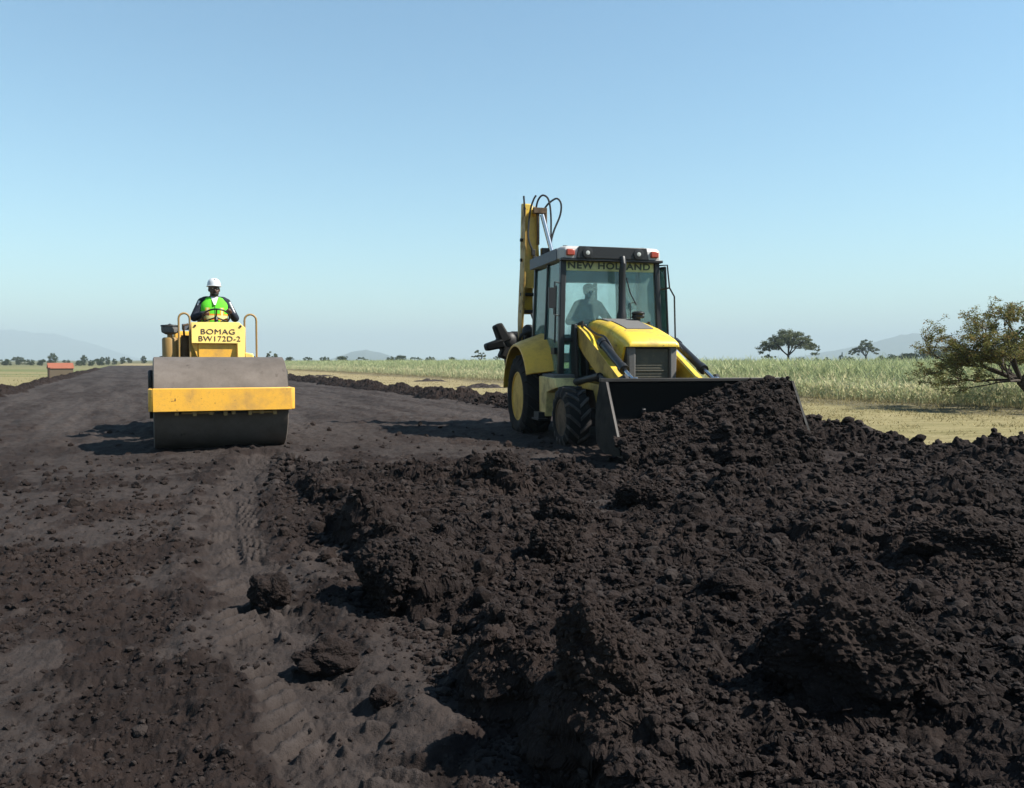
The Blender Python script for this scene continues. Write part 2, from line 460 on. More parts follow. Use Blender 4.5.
def road_h(x, y):
    s, t = st(x, y); r = np.hypot(x, y)
    d, side, arc = linedist(x, y, TRACK)
    intr = sstep(.20 + .07 * fbm(x, y, .3, 33, 4, .6) - d, 0, .06)
    far = sstep(r, 8, 16)
    patch = sstep(fbm(x, y * .55, .7, 31, 5, .62) + .10 + .25 * sstep(r, 5, 9), .05, .5)
    rut = np.abs(fbm(t * 4.2 + .6 * gnoise(s / 5, t, 4), s * .35, 3.0, 11, 3))
    compact = np.clip(np.maximum(np.maximum(patch * .6, far * (.25 + .75 * sstep(fbm(t * 2.4, s * .22, 2, 12, 5, .6), -.5, .5))), intr * .6), 0, 1)
    loose = 1 - compact
    z = .03 * fbm(x, y, 3.5, 21, 3) + .03 * rut * far
    near = sstep(26 - r, 0, 16)
    z = z + near * loose * (.30 * clods(x, y, .10, 41, .35) + .45 * clods(x, y, .055, 43, .7) + .5 * clods(x, y, .03, 44, .8) + .020 * fbm(x, y, .12, 45, 4, .6))
    z = z + near * compact * (1 - intr) * (.012 * fbm(x, y, .16, 48, 4, .6) + .40 * clods(x, y, .045, 49, .5))
    z = z + far * (.32 * clods(x, y, .22, 51, .34) * sstep(60 - r, 0, 30) + .022 * fbm(x, y, .35, 52, 4, .6) + .020 * fbm(t / .5, s / 3.0, 1.0, 53, 4))
    # tyre tread pressed into the track: slanted lug prints on both halves
    ph = arc / .115 + np.where(side > 0, .5, 0) - d * 7.0
    tri = np.abs((ph - np.floor(ph)) - .5) * 2
    lug = sstep(tri, .45, .7) * sstep(.25 - d, 0, .03) * sstep(d, .015, .03)
    brk = sstep(fbm(x, y, .35, 61, 3), -.35, .25)
    z = z * (1 - intr * .85) - intr * .035 + intr * (.034 * lug * brk + .012 * fbm(x, y, .09, 62, 4, .6) + .3 * clods(x, y, .05, 64, .2))
    compact = np.clip(compact + .30 * intr * lug * brk, 0, 1)
    z = z + .045 * np.exp(-((d - .33) / .07) ** 2) * (.6 + .6 * fbm(x, y, .25, 63, 3))
    # a second, fainter set of wheel marks on the left
    for off in (-2.0, -.9):
        z = z - .018 * np.exp(-((t - off) / .22) ** 2) * near
    edge = np.minimum(t - (T_L - .9), (T_R + .7) - t)
    z = np.where(edge < .8, z - .9 * (1 - sstep(edge, 0, .8)) * np.where(t < 0, 1.1, .25), z)
    return z, compact

MOUNDS = [  # x, y, rx, ry, height
    (1.15, 2.85, .5, .4, .08), (.26, 2.40, .3, .3, .05), (1.75, 2.2, .5, .35, .05), (2.45, 4.6, .7, .5, .10), (3.1, 3.9, .5, .4, .12),
    (1.25, 5.9, .24, .22, .12),
    (-.35, 7.6, .35, .3, .22), (.35, 7.9, .4, .3, .14), (-.9, 8.0, .4, .3, .15), (-.02, 7.2, .22, .2, .2), (-.33, 3.35, .26, .24, .13), (-.5, 3.95, .28, .3, .17), (-.10, 2.75, .3, .3, .09), (-1.0, 5.4, .28, .3, .12), (2.0, 7.0, .7, .3, .12), (3.4, 6.4, .6, .35, .18), (4.4, 6.0, .6, .35, .14), (1.85, 5.2, .35, .25, .10)]
def pile_h(x, y):
    wob = .16 * fbm(x, y, .6, 71, 3)
    sd = polydist(x, y, PILE) + wob
    m = sstep(sd, 0, .30)
    low = .03 + .065 * fbm(x, y, 1.6, 72, 3)
    ridge = .10 * np.exp(-((sd - .36) / .26) ** 2) * sstep(9 - y, 0, 2)
    z = low + ridge
    wx = x + .07 * fbm(x, y, .3, 73, 3); wy = y + .07 * fbm(x, y, .3, 74, 3)
    for (cx, cy, rx, ry, h) in MOUNDS:
        d2 = ((wx - cx) / np.where(wx < cx, rx * .6, rx * 1.1)) ** 2 + ((wy - cy) / np.where(wy < cy, ry * .75, ry)) ** 2
        z = z + h * np.clip(1 - d2, 0, 1) ** .75
    c = np.maximum(.42 * clods(x, y, .42, 75, .36), .50 * clods(x, y, .21, 76, .5))
    z = z + c + .55 * clods(x, y, .10, 77, .75) + .5 * clods(x, y, .048, 78, .8) + .03 * fbm(x, y, .16, 79, 5, .62)
    near = sstep(6 - np.hypot(x, y), 0, 2.5)
    z = z + near * .45 * clods(x, y, .022, 80, .7)
    return -.22 * (1 - m) + m * z, m

def wind_h(s, t, tc, h, hw, seed):
    q = (t - tc + .22 * fbm(s, t * 0, 1.7, seed, 3)) / hw
    amp = h * (1 + .6 * sstep(9 - s, 0, 3) * (tc > 0)) * np.clip(.75 + (.7 if tc > 0 else 1.5) * fbm(s, t * 0 + 3, 1.1 if tc > 0 else 3.0, seed + 1, 3), .18 if tc > 0 else -.6, 1.6)
    p = np.clip(1 - q * q, 0, 1)
    return -.16 + (amp + .16) * p ** .8 + p * (.75 * clods(s, t, .26, seed + 2, .7) + .7 * clods(s, t, .11, seed + 3, .75) + .05 * fbm(s, t, .2, seed + 4, 4))

def rough(x, y, z):
    """push steep faces in and out so that they break up"""
    a, b = x + z * 2.1, y - z * 1.7
    c, d = x - z * 1.9, y + z * 2.3
    return (x + .026 * fbm(a, b, .18, 901, 4, .5) + .005 * fbm(a, b, .035, 903, 2), y + .026 * fbm(c, d, .18, 905, 4, .5) + .005 * fbm(c, d, .035, 907, 2))
SURF = []
CLODS = []
def fan(a0, a1, na, r0, r1, nr):
    a = np.radians(np.linspace(a0, a1, na)); r = np.exp(np.linspace(math.log(r0), math.log(r1), nr))
    A, Rr = np.meshgrid(a, r)
    return Rr * np.sin(A), Rr * np.cos(A)
def grid_faces(nr, na, keep=None):
    i = np.arange(nr * na).reshape(nr, na)
    f = np.stack([i[:-1, :-1], i[:-1, 1:], i[1:, 1:], i[1:, :-1]], -1).reshape(-1, 4)
    if keep is not None:
        f = f[keep.reshape(-1)[f].any(1)]
    return f
def compactify(V, F, attrs):
    used = np.zeros(len(V), bool); used[F.ravel()] = True
    idx = np.cumsum(used) - 1
    return V[used], idx[F], {k: v.ravel()[used] for k, v in attrs.items()}

# ---------------------------------------------------------------- setting materials
def mat_ground():
    t = NT('dry_field'); p = t.pos(); x, y, z = t.sep(p)
    tt = t.math('ADD', t.math('MULTIPLY', x, NX), t.math('MULTIPLY', y, NY))
    n1 = t.noise(.16, 5, .6, p); n2 = t.noise(1.7, 6, .65, p); n3 = t.noise(11, 5, .7, p)
    straw = t.ramp(n2, [(.3, (0.170, 0.138, 0.062)), (.55, (0.225, 0.188, 0.092)), (.75, (0.300, 0.250, 0.140))])
    straw = t.mix(t.math('MULTIPLY', smoothstep_node(t, n3, .46, .70), .75), straw, (0.100, 0.083, 0.033))
    straw = t.mix(t.math('MULTIPLY', smoothstep_node(t, n1, .45, .6), .45), straw, (0.150, 0.140, 0.055))
    farmix = smoothstep_node(t, y, 22, 45)
    straw = t.mix(t.math('MULTIPLY', farmix, .6), straw, (0.280, 0.220, 0.135))
    # stubble and clods in front of the crop
    strk = t.n('ShaderNodeMapping'); strk.inputs['Rotation'].default_value = (0, 0, R(-66)); strk.inputs['Scale'].default_value = (.25, 2.2, 1); t.set(strk.inputs['Vector'], p)
    n5 = t.noise(2.2, 5, .65, strk.outputs[0])
    straw = t.mix(t.math('MULTIPLY', smoothstep_node(t, n5, .40, .62), .65), straw, (0.310, 0.260, 0.135)); straw = t.mix(t.math('MULTIPLY', smoothstep_node(t, n5, .56, .68), .5), straw, (0.110, 0.090, 0.040))
    tw = t.math('ADD', tt, t.math('MULTIPLY', t.math('SUBTRACT', n1, .5), 5.0))
    stub = t.math('MULTIPLY', smoothstep_node(t, tw, 15.6, 17.2), smoothstep_node(t, n3, .40, .56))
    c = t.mix(stub, straw, (0.050, 0.043, 0.031))
    crop = smoothstep_node(t, tw, 19, 21)
    c = t.mix(crop, c, (0.080, 0.090, 0.040))
    # left side: bands of green stubble between straw
    wv = t.n('ShaderNodeTexNoise'); wv.inputs['Scale'].default_value = 1.0; wv.inputs['Detail'].default_value = 4
    mp = t.n('ShaderNodeMapping'); mp.inputs['Scale'].default_value = (.012, .075, 1); t.set(mp.inputs['Vector'], p); t.set(wv.inputs['Vector'], mp.outputs[0])
    left = t.mix(smoothstep_node(t, wv.outputs['Fac'], .44, .56), (0.225, 0.190, 0.095), (0.100, 0.125, 0.045))
    left = t.mix(t.math('MULTIPLY', smoothstep_node(t, n2, .5, .8), .4), left, (0.150, 0.125, 0.060))
    isl = smoothstep_node(t, t.math('MULTIPLY', tt, -1), 3.0, 5.5)
    c = t.mix(isl, c, left)
    far = smoothstep_node(t, y, 180, 420)
    c = t.mix(far, c, (0.110, 0.105, 0.050))
    return t.bsdf(c, .95, 0, .1, t.bump(n3, .5, .06))

# ---------------------------------------------------------------- ground
def build_ground():
    na, nr = 420, 260
    a = np.radians(np.linspace(-180, 180, na)); r = np.exp(np.linspace(math.log(.5), math.log(8700), nr))
    A, Rr = np.meshgrid(a, r); x, y = Rr * np.sin(A), Rr * np.cos(A)
    z = ground_h(x, y)
    dirt = np.maximum(0, polydist(x, y, PILE))
    V = np.stack([x, y, z], -1).reshape(-1, 3)
    o = mesh_np('ground', V, grid_faces(nr, na), mat_ground(), smooth=True); tag(o, 'dry straw coloured fields on both sides of the black earth road', 'ground', kind='structure')

def build_road():
    na, nr = 1250, 1000
    x, y = fan(-52, 52, na, 1.2, 190, nr)
    z, comp = road_h(x, y); s, t = st(x, y)
    keep = (t > T_L - 1.0) & (t < T_R + .8)
    V = np.stack([x, y, z], -1).reshape(-1, 3)
    V, F, at = compactify(V, grid_faces(nr, na, keep), {'compact': comp})
    o = mesh_np('dirt_road', V, F, M['soil'], attrs=at, smooth=True); tag(o, 'black earth road with wheel marks, still being levelled', 'road', kind='structure')

def build_pile():
    na, nr = 1050, 950
    x, y = fan(-26, 66, na, 1.0, 11.2, nr)
    z, m = pile_h(x, y)
    x, y = rough(x, y, z)
    V = np.stack([x, y, z], -1).reshape(-1, 3)
    comp = .16 * sstep(fbm(x, y, .9, 91, 3), .1, .7)
    V, F, at = compactify(V, grid_faces(nr, na, m > 0.0), {'compact': comp})
    o = mesh_np('soil_pile', V, F, M['soil'], attrs=at); tag(o, 'broad rough pile of loose black soil filling the right foreground', 'soil pile')

def build_windrow(name, tc, h, hw, s0, s1, seed, label, comp=.0):
    s = [s0]
    while s[-1] < s1: s.append(s[-1] + max(.022, .0022 * abs(s[-1])))
    t = np.linspace(tc - hw * 1.5, tc + hw * 1.5, 90)
    T, S = np.meshgrid(t, np.array(s)); z = wind_h(S, T, tc, h, hw, seed); x, y = xy(S, T)
    if tc < 0: z = z - .03
    V = np.stack([x, y, z], -1).reshape(-1, 3)
    V, F, at = compactify(V, grid_faces(len(s), 90, z > -.15), {'compact': np.full(z.shape, comp)})
    SURF.append(V)
    o = mesh_np(name, V, F, M['soil'], attrs=at); tag(o, label, 'soil windrow', 'soil windrows along the road edges')

def top_h(x, y):
    return np.maximum(road_h(x, y)[0], pile_h(x, y)[0])

def ico_variants(n, sub, seed):
    out = []
    for k in range(n):
        bm = bmesh.new(); bmesh.ops.create_icosphere(bm, subdivisions=sub, radius=1)
        off = Vector((seed + k * 7.3, k * 3.1, 1.7))
        for v in bm.verts:
            d = mnoise.noise(v.co * 1.1 + off) * .45 + mnoise.noise(v.co * 2.6 + off) * .25
            v.co *= 1 + d
        bm.verts.ensure_lookup_table()
        out.append((np.array([v.co[:] for v in bm.verts]), np.array([[v.index for v in f.verts] for f in bm.faces])))
        bm.free()
    return out

def build_crumbs():
    g = np.random.default_rng(5)
    VV, FF, CC, n0 = [], [], [], 0
    for N, sub, lo, hi, pw, r1 in ((75000, 0, 1.1, 4.0, 1.8, 15), (4500, 1, 3.5, 9.5, 3.0, 13)):
        var = ico_variants(12, sub + 1, 4.0 + 5 * sub)
        a = np.radians(g.uniform(-37, 38, N)); r = np.exp(g.uniform(math.log(1.7), math.log(r1), N))
        x, y = r * np.sin(a), r * np.cos(a)
        d, _, _ = linedist(x, y, TRACK); inpile = polydist(x, y, PILE) > 0
        cl = fbm(x, y, .5, 601, 3)
        size = np.clip((lo + (hi - lo) * g.random(N) ** pw) * r / 850, .004, .055)
        keep = (d > .25) | (g.random(N) < (.35 if sub == 0 else .05))
        cmp_ = road_h(x, y)[1]; keep &= inpile | (g.random(N) < (((.55 - .48 * cmp_) if sub == 0 else .06) * (.12 + .88 * sstep(11 - r, 0, 5)))); keep &= cl > g.uniform(-1.0, .5, N)
        x, y, size = x[keep], y[keep], size[keep]; z = top_h(x, y)
        S = np.concatenate(SURF); S = S[np.hypot(S[:, 0], S[:, 1]) < 22]; k = g.choice(len(S), 9000 if sub == 0 else 900, replace=False); S = S[k]
        if sub == 0: S = np.concatenate([S] + [c_[g.choice(len(c_), min(len(c_), 420), replace=False)] for c_ in CLODS])
        x, y, z = np.concatenate([x, S[:, 0]]), np.concatenate([y, S[:, 1]]), np.concatenate([z, S[:, 2]])
        size = np.concatenate([size, np.clip((1.2 + (2.6 if sub == 0 else 5) * g.random(len(S)) ** 2) * np.hypot(S[:, 0], S[:, 1]) / 850, .01, .07)])
        for k in range(12):
            i = np.arange(k, len(x), 12); v, f = var[k]; n = len(i)
            ang = g.uniform(0, 6.28, n)[:, None]; c, s_ = np.cos(ang), np.sin(ang); sc = size[i][:, None, None] * g.uniform(.65, 1.3, (n, 1, 3)); q = v[None] * sc
            q = np.stack([q[:, :, 0] * c - q[:, :, 1] * s_, q[:, :, 0] * s_ + q[:, :, 1] * c, q[:, :, 2] * .8], -1) + np.stack([x[i], y[i], z[i] + size[i] * .2], -1)[:, None]
            VV.append(q.reshape(-1, 3)); FF.append((f[None] + (np.arange(n) * len(v))[:, None, None]).reshape(-1, 3) + n0); n0 += n * len(v)
            CC.append(np.repeat(g.random(n) ** 3 * .6, len(v)))
    o = mesh_np('soil_crumbs', np.concatenate(VV), np.concatenate(FF), M['soil'], attrs={'compact': np.concatenate(CC)})
    tag(o, 'small black soil crumbs strewn over the road and the pile', 'soil crumbs', kind='stuff')

def build_clod(x, y, r, label, seed, sq=(1, 1, .8), sink=.42):
    bm = bmesh.new(); bmesh.ops.create_icosphere(bm, subdivisions=6, radius=1)
    off = Vector((seed * 3.7, seed * 1.3, seed))
    for v in bm.verts:
        p = v.co.copy()
        d = .36 * mnoise.noise(p * .9 + off) + .26 * mnoise.noise(p * 1.9 + off) + .10 * mnoise.noise(p * 4.5 + off) + .05 * mnoise.noise(p * 9 + off) + .5 * max(0, r - .08) * mnoise.noise(p * 13 + off) + .4 * max(0, r - .08) * mnoise.noise(p * 27 + off) + .03 * mnoise.noise(p * 19 + off) + .022 * mnoise.noise(p * 38 + off)
        v.co = Vector((p.x * sq[0], p.y * sq[1], p.z * sq[2])) * (r * (1 + d))
    me = bpy.data.meshes.new('soil_clod'); bm.to_mesh(me); bm.free()
    a = me.attributes.new('compact', 'FLOAT', 'POINT'); a.data.foreach_set('value', np.full(len(me.vertices), .05, dtype=np.float32))
    me.materials.append(M['soil'])
    o = bpy.data.objects.new('soil_clod', me); link(o)
    z = float(top_h(np.array([x]), np.array([y]))[0])
    o.location = (x, y, z + r * sq[2] * (1 - sink))
    if r > .11:
        w_ = np.array([v.co[:] for v in me.vertices]) + np.array(o.location[:]); CLODS.append(w_[w_[:, 2] > z])
    tag(o, label, 'soil clod', 'large soil clods lying loose')

def build_heap():
    """soil pushed up in the loader bucket, spilling in front of it"""
    n, mm = 420, 300
    X = np.linspace(-1.28, 2.35, n); Fv = np.linspace(1.72, 4.2, mm)
    XX, FF = np.meshgrid(X, Fv); XS = XX + .34 * np.clip(FF - 1.9, 0, 3)
    c, s_ = math.cos(BH_ANG), math.sin(BH_ANG)
    wx = BH_POS[0] + XX * c + FF * s_; wy = BH_POS[1] + XX * s_ - FF * c
    top = np.interp(XS, [-1.3, -1.1, -.6, -.2, .2, .55, .9, 1.1, 1.22, 1.35, 1.6, 1.9], [.20, .27, .38, .52, .70, .79, .825, .81, .52, .13, .02, -.1])
    w = .12 * fbm(wx, wy, .5, 101, 3)
    fall = sstep(3.45 - FF + w, 0, 1.5) ** 1.1
    z = top * fall
    inner = (XX > -1.12) & (XX < 1.12)
    z = z + np.clip(z, 0, 1) * 0 + (.5 * clods(wx, wy, .30, 102, .6) + .6 * clods(wx, wy, .13, 103, .75) + .5 * clods(wx, wy, .06, 104, .8) + .05 * fbm(wx, wy, .25, 105, 4, .6)) * sstep(z, -.05, .2)
    z = np.where(FF < 1.85, z - (1.85 - FF) * .4, z)
    z = z - .25 * (1 - sstep(z, 0, .12)) + .06
    ok = inner | (FF > 1.98)
    ok &= (XX > -1.15) | (FF > 2.45)
    wx, wy = rough(wx, wy, z)
    V = np.stack([wx, wy, z], -1).reshape(-1, 3)
    zg = np.full(z.shape, .05)
    V, F, at = compactify(V, grid_faces(mm, n, ok & (z > -.12)), {'compact': zg})
    SURF.append(V[::3])
    o = mesh_np('soil_heap', V, F, M['soil'], attrs=at); tag(o, 'heap of black soil piled into the loader bucket and spilling before it', 'soil heap')

def build_hills():
    t = NT('hill_scrub'); n = t.noise(.004, 5, .6, t.pos())
    m = t.bsdf(t.mix(n, (.03, .045, .03), (.06, .065, .045)), .95, 0, .1)
    def hill(xa, xb, dist, prof, seed):
        n = 160; d = 18
        u = np.linspace(0, 1, n); w = np.linspace(-1, 1, d)
        U, W = np.meshgrid(u, w)
        px = xa + (xb - xa) * U
        h = np.interp(px, [p for p, _ in prof], [q for _, q in prof]) * dist / 850
        x = (px - 512) / 850 * dist * (1 + .12 * W); y = dist * (1 + .12 * W) + 0 * U
        z = h * np.clip(1 - W * W, 0, 1) ** .7 + h * .10 * fbm(x, y, dist * .03, seed, 4) * (1 - W * W) - 6
        V = np.stack([x, y, z], -1).reshape(-1, 3)
        o = mesh_np('hills', V, grid_faces(d, n), m, smooth=True); return o
    tag(hill(-260, 150, 8300, [(-260, 10), (-120, 26), (-30, 30), (30, 29), (60, 25), (95, 16), (125, 6), (150, 0)], 201), 'faint pale hill on the far left horizon', 'hill', kind='structure')
    tag(hill(322, 412, 4300, [(322, 0), (340, 5), (352, 9), (366, 11), (380, 9), (395, 4), (412, 0)], 202), 'small blue hill on the horizon between the two machines', 'hill', kind='structure')
    tag(hill(700, 1300, 5000, [(700, 0), (790, 3), (825, 9), (860, 15), (900, 25), (930, 27), (990, 24), (1100, 28), (1200, 18), (1300, 0)], 203), 'long blue hill rising behind the acacias on the right horizon', 'hill', kind='structure')

build_ground(); build_road(); build_pile()
build_windrow('soil_windrow', T_R, .24, .74, -6, 125, 301, 'ragged ridge of black soil between the road and the straw verge behind the loader')
build_windrow('soil_windrow', T_L + .1, .14, .62, 8, 120, 311, 'low broken ridge of black soil along the left edge of the road')
build_heap(); build_hills()
build_clod(-1.14, 3.98, .095, 'upright soil clod standing alone on the tyre track', 1.0, (1, .9, 1.0))
build_clod(-.70, 3.17, .10, 'wide flat soil clod beside the tyre track at the foot of the pile', 2.0, (1.25, .9, .7), .25)
build_clod(-.44, 2.82, .045, 'small soil clod on the track in front of the wide flat clod', 3.0)
build_clod(1.02, 6.55, .17, 'dark angular soil clod on the pile right below the loader front wheel', 4.0, (1.1, .9, .8))
build_clod(.34, 5.65, .13, 'rounded soil clod near the middle of the pile', 5.0, (1.2, .9, .8))
build_clod(1.02, 3.98, .10, 'blocky soil clod at the center of the pile above the big dark mound', 6.0, (1.2, 1, .75))
build_clod(.22, 4.68, .12, 'tall soil clod in the pile left of the blocky clod', 7.0, (.9, .9, 1.0))
build_clod(1.12, 2.80, .195, 'biggest soil mound in the lower right, dark on its camera side', 11.0, (1.35, .85, 1.0), .5)
build_clod(.24, 2.38, .125, 'steep soil lump at the bottom edge, left of the biggest mound', 12.0, (1.0, .95, 1.0), .55)
build_clod(2.42, 4.55, .20, 'broad dark soil lump on the right of the pile below the straw verge', 13.0, (1.4, .9, .75), .5)
build_clod(-.52, 4.0, .20, 'soil lump on the left shoulder of the pile beside the upright clod', 14.0, (.9, 1.2, .9), .5)
build_clod(-.10, 7.3, .13, 'soil clod on the back crest of the pile below the loader rear wheel', 8.0)
build_crumbs()
# ---------------------------------------------------------------- wheels
def wheel(parent, x, f, zc, Rad, w, rim_r, lugs, lug_h, out, rim_mat, tread_mat):
    """out = +1 / -1: which way the outer face points along x"""
    e = empty('wheel', parent, (x, -f, zc))
    b = MB(); h = w / 2
    b.lathe([(rim_r, -h * .78), (rim_r + .03, -h * .92), (rim_r + .45 * (Rad - rim_r), -h), (Rad - .075, -h * .97), (Rad - .02, -h * .8), (Rad, -h * .3),
             (Rad, h * .3), (Rad - .02, h * .8), (Rad - .075, h * .97), (rim_r + .45 * (Rad - rim_r), h), (rim_r + .03, h * .92), (rim_r, h * .78)], (0, 0, 0), 'x', 56)
    tyre = b.build('tyre', M['rubber'], e)
    b = MB()
    for k in range(lugs):
        for side in (1, -1):
            a0 = 2 * math.pi * (k + (.5 if side < 0 else 0)) / lugs; sl = .9 * w / Rad
            da = .34 * 2 * math.pi / lugs
            rows = []
            for u in (0.02, .5, .86, 1.0):
                xx = side * h * (u if u < 1 else 1.0); a = a0 + sl * u * .5
                rb = Rad - .02 - (0.0 if u < .8 else .05); rt = Rad + lug_h * (1 if u < .8 else .55)
                if u == 1.0: rt = Rad - .075; rb = Rad - .12
                ring = []
                for (aa, rr) in ((a - da / 2, rb), (a + da / 2, rb), (a + da * .38, rt), (a - da * .38, rt)):
                    ring.append((xx, rr * math.cos(aa), rr * math.sin(aa)))
                rows.append(ring)
            b.loft(rows)
    b.build('tread', tread_mat, e, sharp=25)
    b = MB(); o = out
    b.lathe([(rim_r + .025, o * h * .80), (rim_r + .03, o * h * .86), (rim_r - .005, o * h * .86), (rim_r - .03, o * h * .55), (rim_r * .86, o * h * .15), (rim_r * .55, o * h * .05), (rim_r * .5, o * h * .22), (rim_r * .28, o * h * .24), (rim_r * .26, o * h * .45), (.001, o * h * .46)], (0, 0, 0), 'x', 48)
    for k in range(8):
        a = k * math.pi / 4
        p = (o * h * .10, rim_r * .68 * math.cos(a), rim_r * .68 * math.sin(a))
        b.cyl(p, (o * h * .22, p[1], p[2]), .018, None, 6)
    b.build('rim', rim_mat, e)
    return e

# ---------------------------------------------------------------- backhoe loader
def build_backhoe():
    root = empty('backhoe_loader', None, (BH_POS[0], BH_POS[1], -.045), BH_ANG)
    tag(root, 'yellow backhoe loader with glass cab and a raised bucket arm behind, pushing soil', 'backhoe loader')
    Y, YD, K = M['yellow'], M['yellow_dusty'], M['black']
    for s in (-1, 1):
        wheel(root, s * .94, 0, .415, .405, .34, .235, 15, .028, s, M['rim_dark'], M['rubber_worn'])
        wheel(root, s * .94, -2.16, .62, .625, .46, .37, 20, .04, s, M['rim_yellow'], M['rubber'])
    # frame and axles
    b = MB()
    b.box(-.36, .36, -3.3, .35, .48, .80); b.box(-.30, .30, .35, .62, .46, .74)
    b.box(-.42, .42, -3.32, -2.6, .4, 1.05)
    b.build('chassis', K, root, .02)
    b = MB(); b.cyl((-.85, 0, .42), (.85, 0, .42), .075); b.box(-.22, .22, -.14, .14, .34, .55)
    for s in (-1, 1): b.cyl((s * .66, 0, .3), (s * .66, 0, .54), .07)
    b.build('front_axle', K, root, .008)
    b = MB(); b.cyl((-.8, -2.16, .62), (.8, -2.16, .62), .13, None, 20); b.ell((0, -2.16, .62), (.24, .25, .25)); b.build('rear_axle', K, root)
    # hood: rounded sections
    def ring(f, hw, zt, zb, hb, rad=.14):
        pts = []
        for k in range(7):
            a = math.pi / 2 * k / 6; pts.append((hw - rad + rad * math.sin(a), f, zt - rad * .75 + rad * .75 * math.cos(a)))
        pts.append((hb, f, zb))
        return [(-x, ff, z) for x, ff, z in pts[::-1]] + pts
    b = MB()
    b.loft([ring(-1.0, .37, 1.80, 1.08, .40, .19), ring(-.75, .375, 1.79, 1.06, .40, .19), ring(-.35, .38, 1.73, 1.05, .395, .17), ring(.05, .382, 1.64, 1.05, .39, .15), ring(.35, .38, 1.55, 1.06, .385, .13), ring(.50, .375, 1.495, 1.37, .38, .11), ring(.59, .362, 1.445, 1.365, .37, .07), ring(.615, .345, 1.40, 1.37, .35, .03)])
    b.build('hood', Y, root, .012)
    # rear deck of the hood: dusty dark top and screen
    def hz(f): return float(np.interp(f, [-1.0, -.75, -.35, .05, .35, .52], [1.80, 1.79, 1.73, 1.64, 1.55, 1.495]))
    b = MB(); rows = []
    for f in (-.42, -.25, -.05, .13): rows.append([(-.20 + .02 * f, f, hz(f) - .01), (.20 - .02 * f, f, hz(f) - .01), (.20 - .02 * f, f, hz(f) + .014), (-.20 + .02 * f, f, hz(f) + .014)])
    b.loft(rows); b.build('hood_screen', M['mesh_grey'], root, .004)
    b = MB()
    for f0, f1 in ((-.98, -.46),):
        b.loft([[(-.24, f, hz(f) - .01), (.24, f, hz(f) - .01), (.24, f, hz(f) + .010), (-.24, f, hz(f) + .010)] for f in (f0, -.75, f1)])
    b.build('hood_deck', M['mesh_grey'], root, .004)
    # front grille
    b = MB(); b.box(-.35, .35, -.2, .515, .70, 1.385); b.build('radiator_housing', K, root, .02)
    b = MB(); b.box(-.235, .235, .517, .53, .72, 1.34)
    for k in range(16): b.box(-.23, .23, .53, .538, .74 + k * .038, .75 + k * .038)
    b.box(-.24, .24, .53, .548, 1.05, 1.065)
    gr = b.build('grille', M['grille'], root)
    b = MB()
    for s in (-1, 1): b.hexa([(s * .245, .50, .70), (s * .335, .50, .70), (s * .335, .57, .70), (s * .245, .585, .70), (s * .245, .50, 1.365), (s * .345, .50, 1.365), (s * .345, .57, 1.365), (s * .245, .585, 1.365)])
    b.build('grille_frame', M['mesh_grey'], root, .015, split=True)
    # engine side clutter below the hood
    b = MB()
    for s in (-1, 1):
        b.box(s * .36 - .02, s * .36 + .02, -.9, .40, .78, 1.06)
        b.tube([(s * .40, -.8, 1.0), (s * .43, -.4, .92), (s * .42, .1, .9), (s * .40, .4, .8)], .022, 8)
        b.tube([(s * .41, -.7, 1.1), (s * .45, -.2, 1.05), (s * .43, .3, .98)], .018, 8)
    b.build('engine_panel', K, root, .006)
    # exhaust stack and intake cap
    b = MB(); c = (.10, -.80)
    b.tube([(c[0] - .005, c[1], 1.76), (c[0] - .005, c[1], 1.86), (c[0], c[1], 1.92), (c[0], c[1], 2.48), (c[0] + .005, c[1] + .03, 2.60), (c[0] + .01, c[1] - .02, 2.70)], [.075, .072, .055, .052, .050, .045], 18)
    b.build('exhaust_stack', M['plastic_black'], root)
    b = MB(); b.cyl((.25, -.60, 1.70), (.255, -.60, 1.84), .05, .055); b.ell((.265, -.58, 1.87), (.10, .11, .035)); b.box(.19, .33, -.66, -.5, 1.80, 1.85)
    b.build('air_intake', M['plastic_black'], root, .01)
    # loader arms, one each side
    for s in (-1, 1):
        b = MB(); pts = [(-1.02, 1.50), (-.98, 1.64), (-.84, 1.68), (-.55, 1.58), (.35, 1.18), (1.0, .88), (1.42, .66), (1.72, .34), (1.66, .22), (1.52, .24), (1.22, .48), (.75, .68), (.1, .93), (-.6, 1.26)]
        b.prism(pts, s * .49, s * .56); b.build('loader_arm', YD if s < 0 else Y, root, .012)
        b = MB(); b.loft([[(s * .47, f, z), (s * .58, f, z), (s * .58, f, z + .012), (s * .47, f, z + .012)] for f, z in ((-.84, 1.682), (-.55, 1.582), (.35, 1.182), (1.0, .882), (1.42, .662))]); b.build('arm_flange', Y, root, .004)
        b = MB(); b.prism([(-1.12, .8), (-.72, .8), (-.78, 1.3), (-.86, 1.72), (-1.0, 1.72), (-1.10, 1.3)], s * .42, s * .465)
        b.prism([(-1.12, .8), (-.72, .8), (-.78, 1.3), (-.86, 1.72), (-1.0, 1.72), (-1.10, 1.3)], s * .575, s * .62)
        b.build('arm_tower', K, root, .01)
        # tilt cylinder above the arm
        b = MB(); b.cyl((s * .54, .14, 1.42), (s * .545, .92, 1.08), .055, None, 18); b.cyl((s * .545, .86, 1.106), (s * .545, .95, 1.067), .066, None, 18)
        b.cyl((s * .54, .08, 1.445), (s * .54, .18, 1.40), .066)
        cy = b.build('tilt_cylinder', M['plastic_black'], root)
        b = MB(); b.cyl((s * .545, .92, 1.08), (s * .54, 1.28, .93), .028, None, 14); b.ell((s * .54, 1.3, .93), (.05, .06, .06)); b.build('rod', M['steel_rod'], cy)
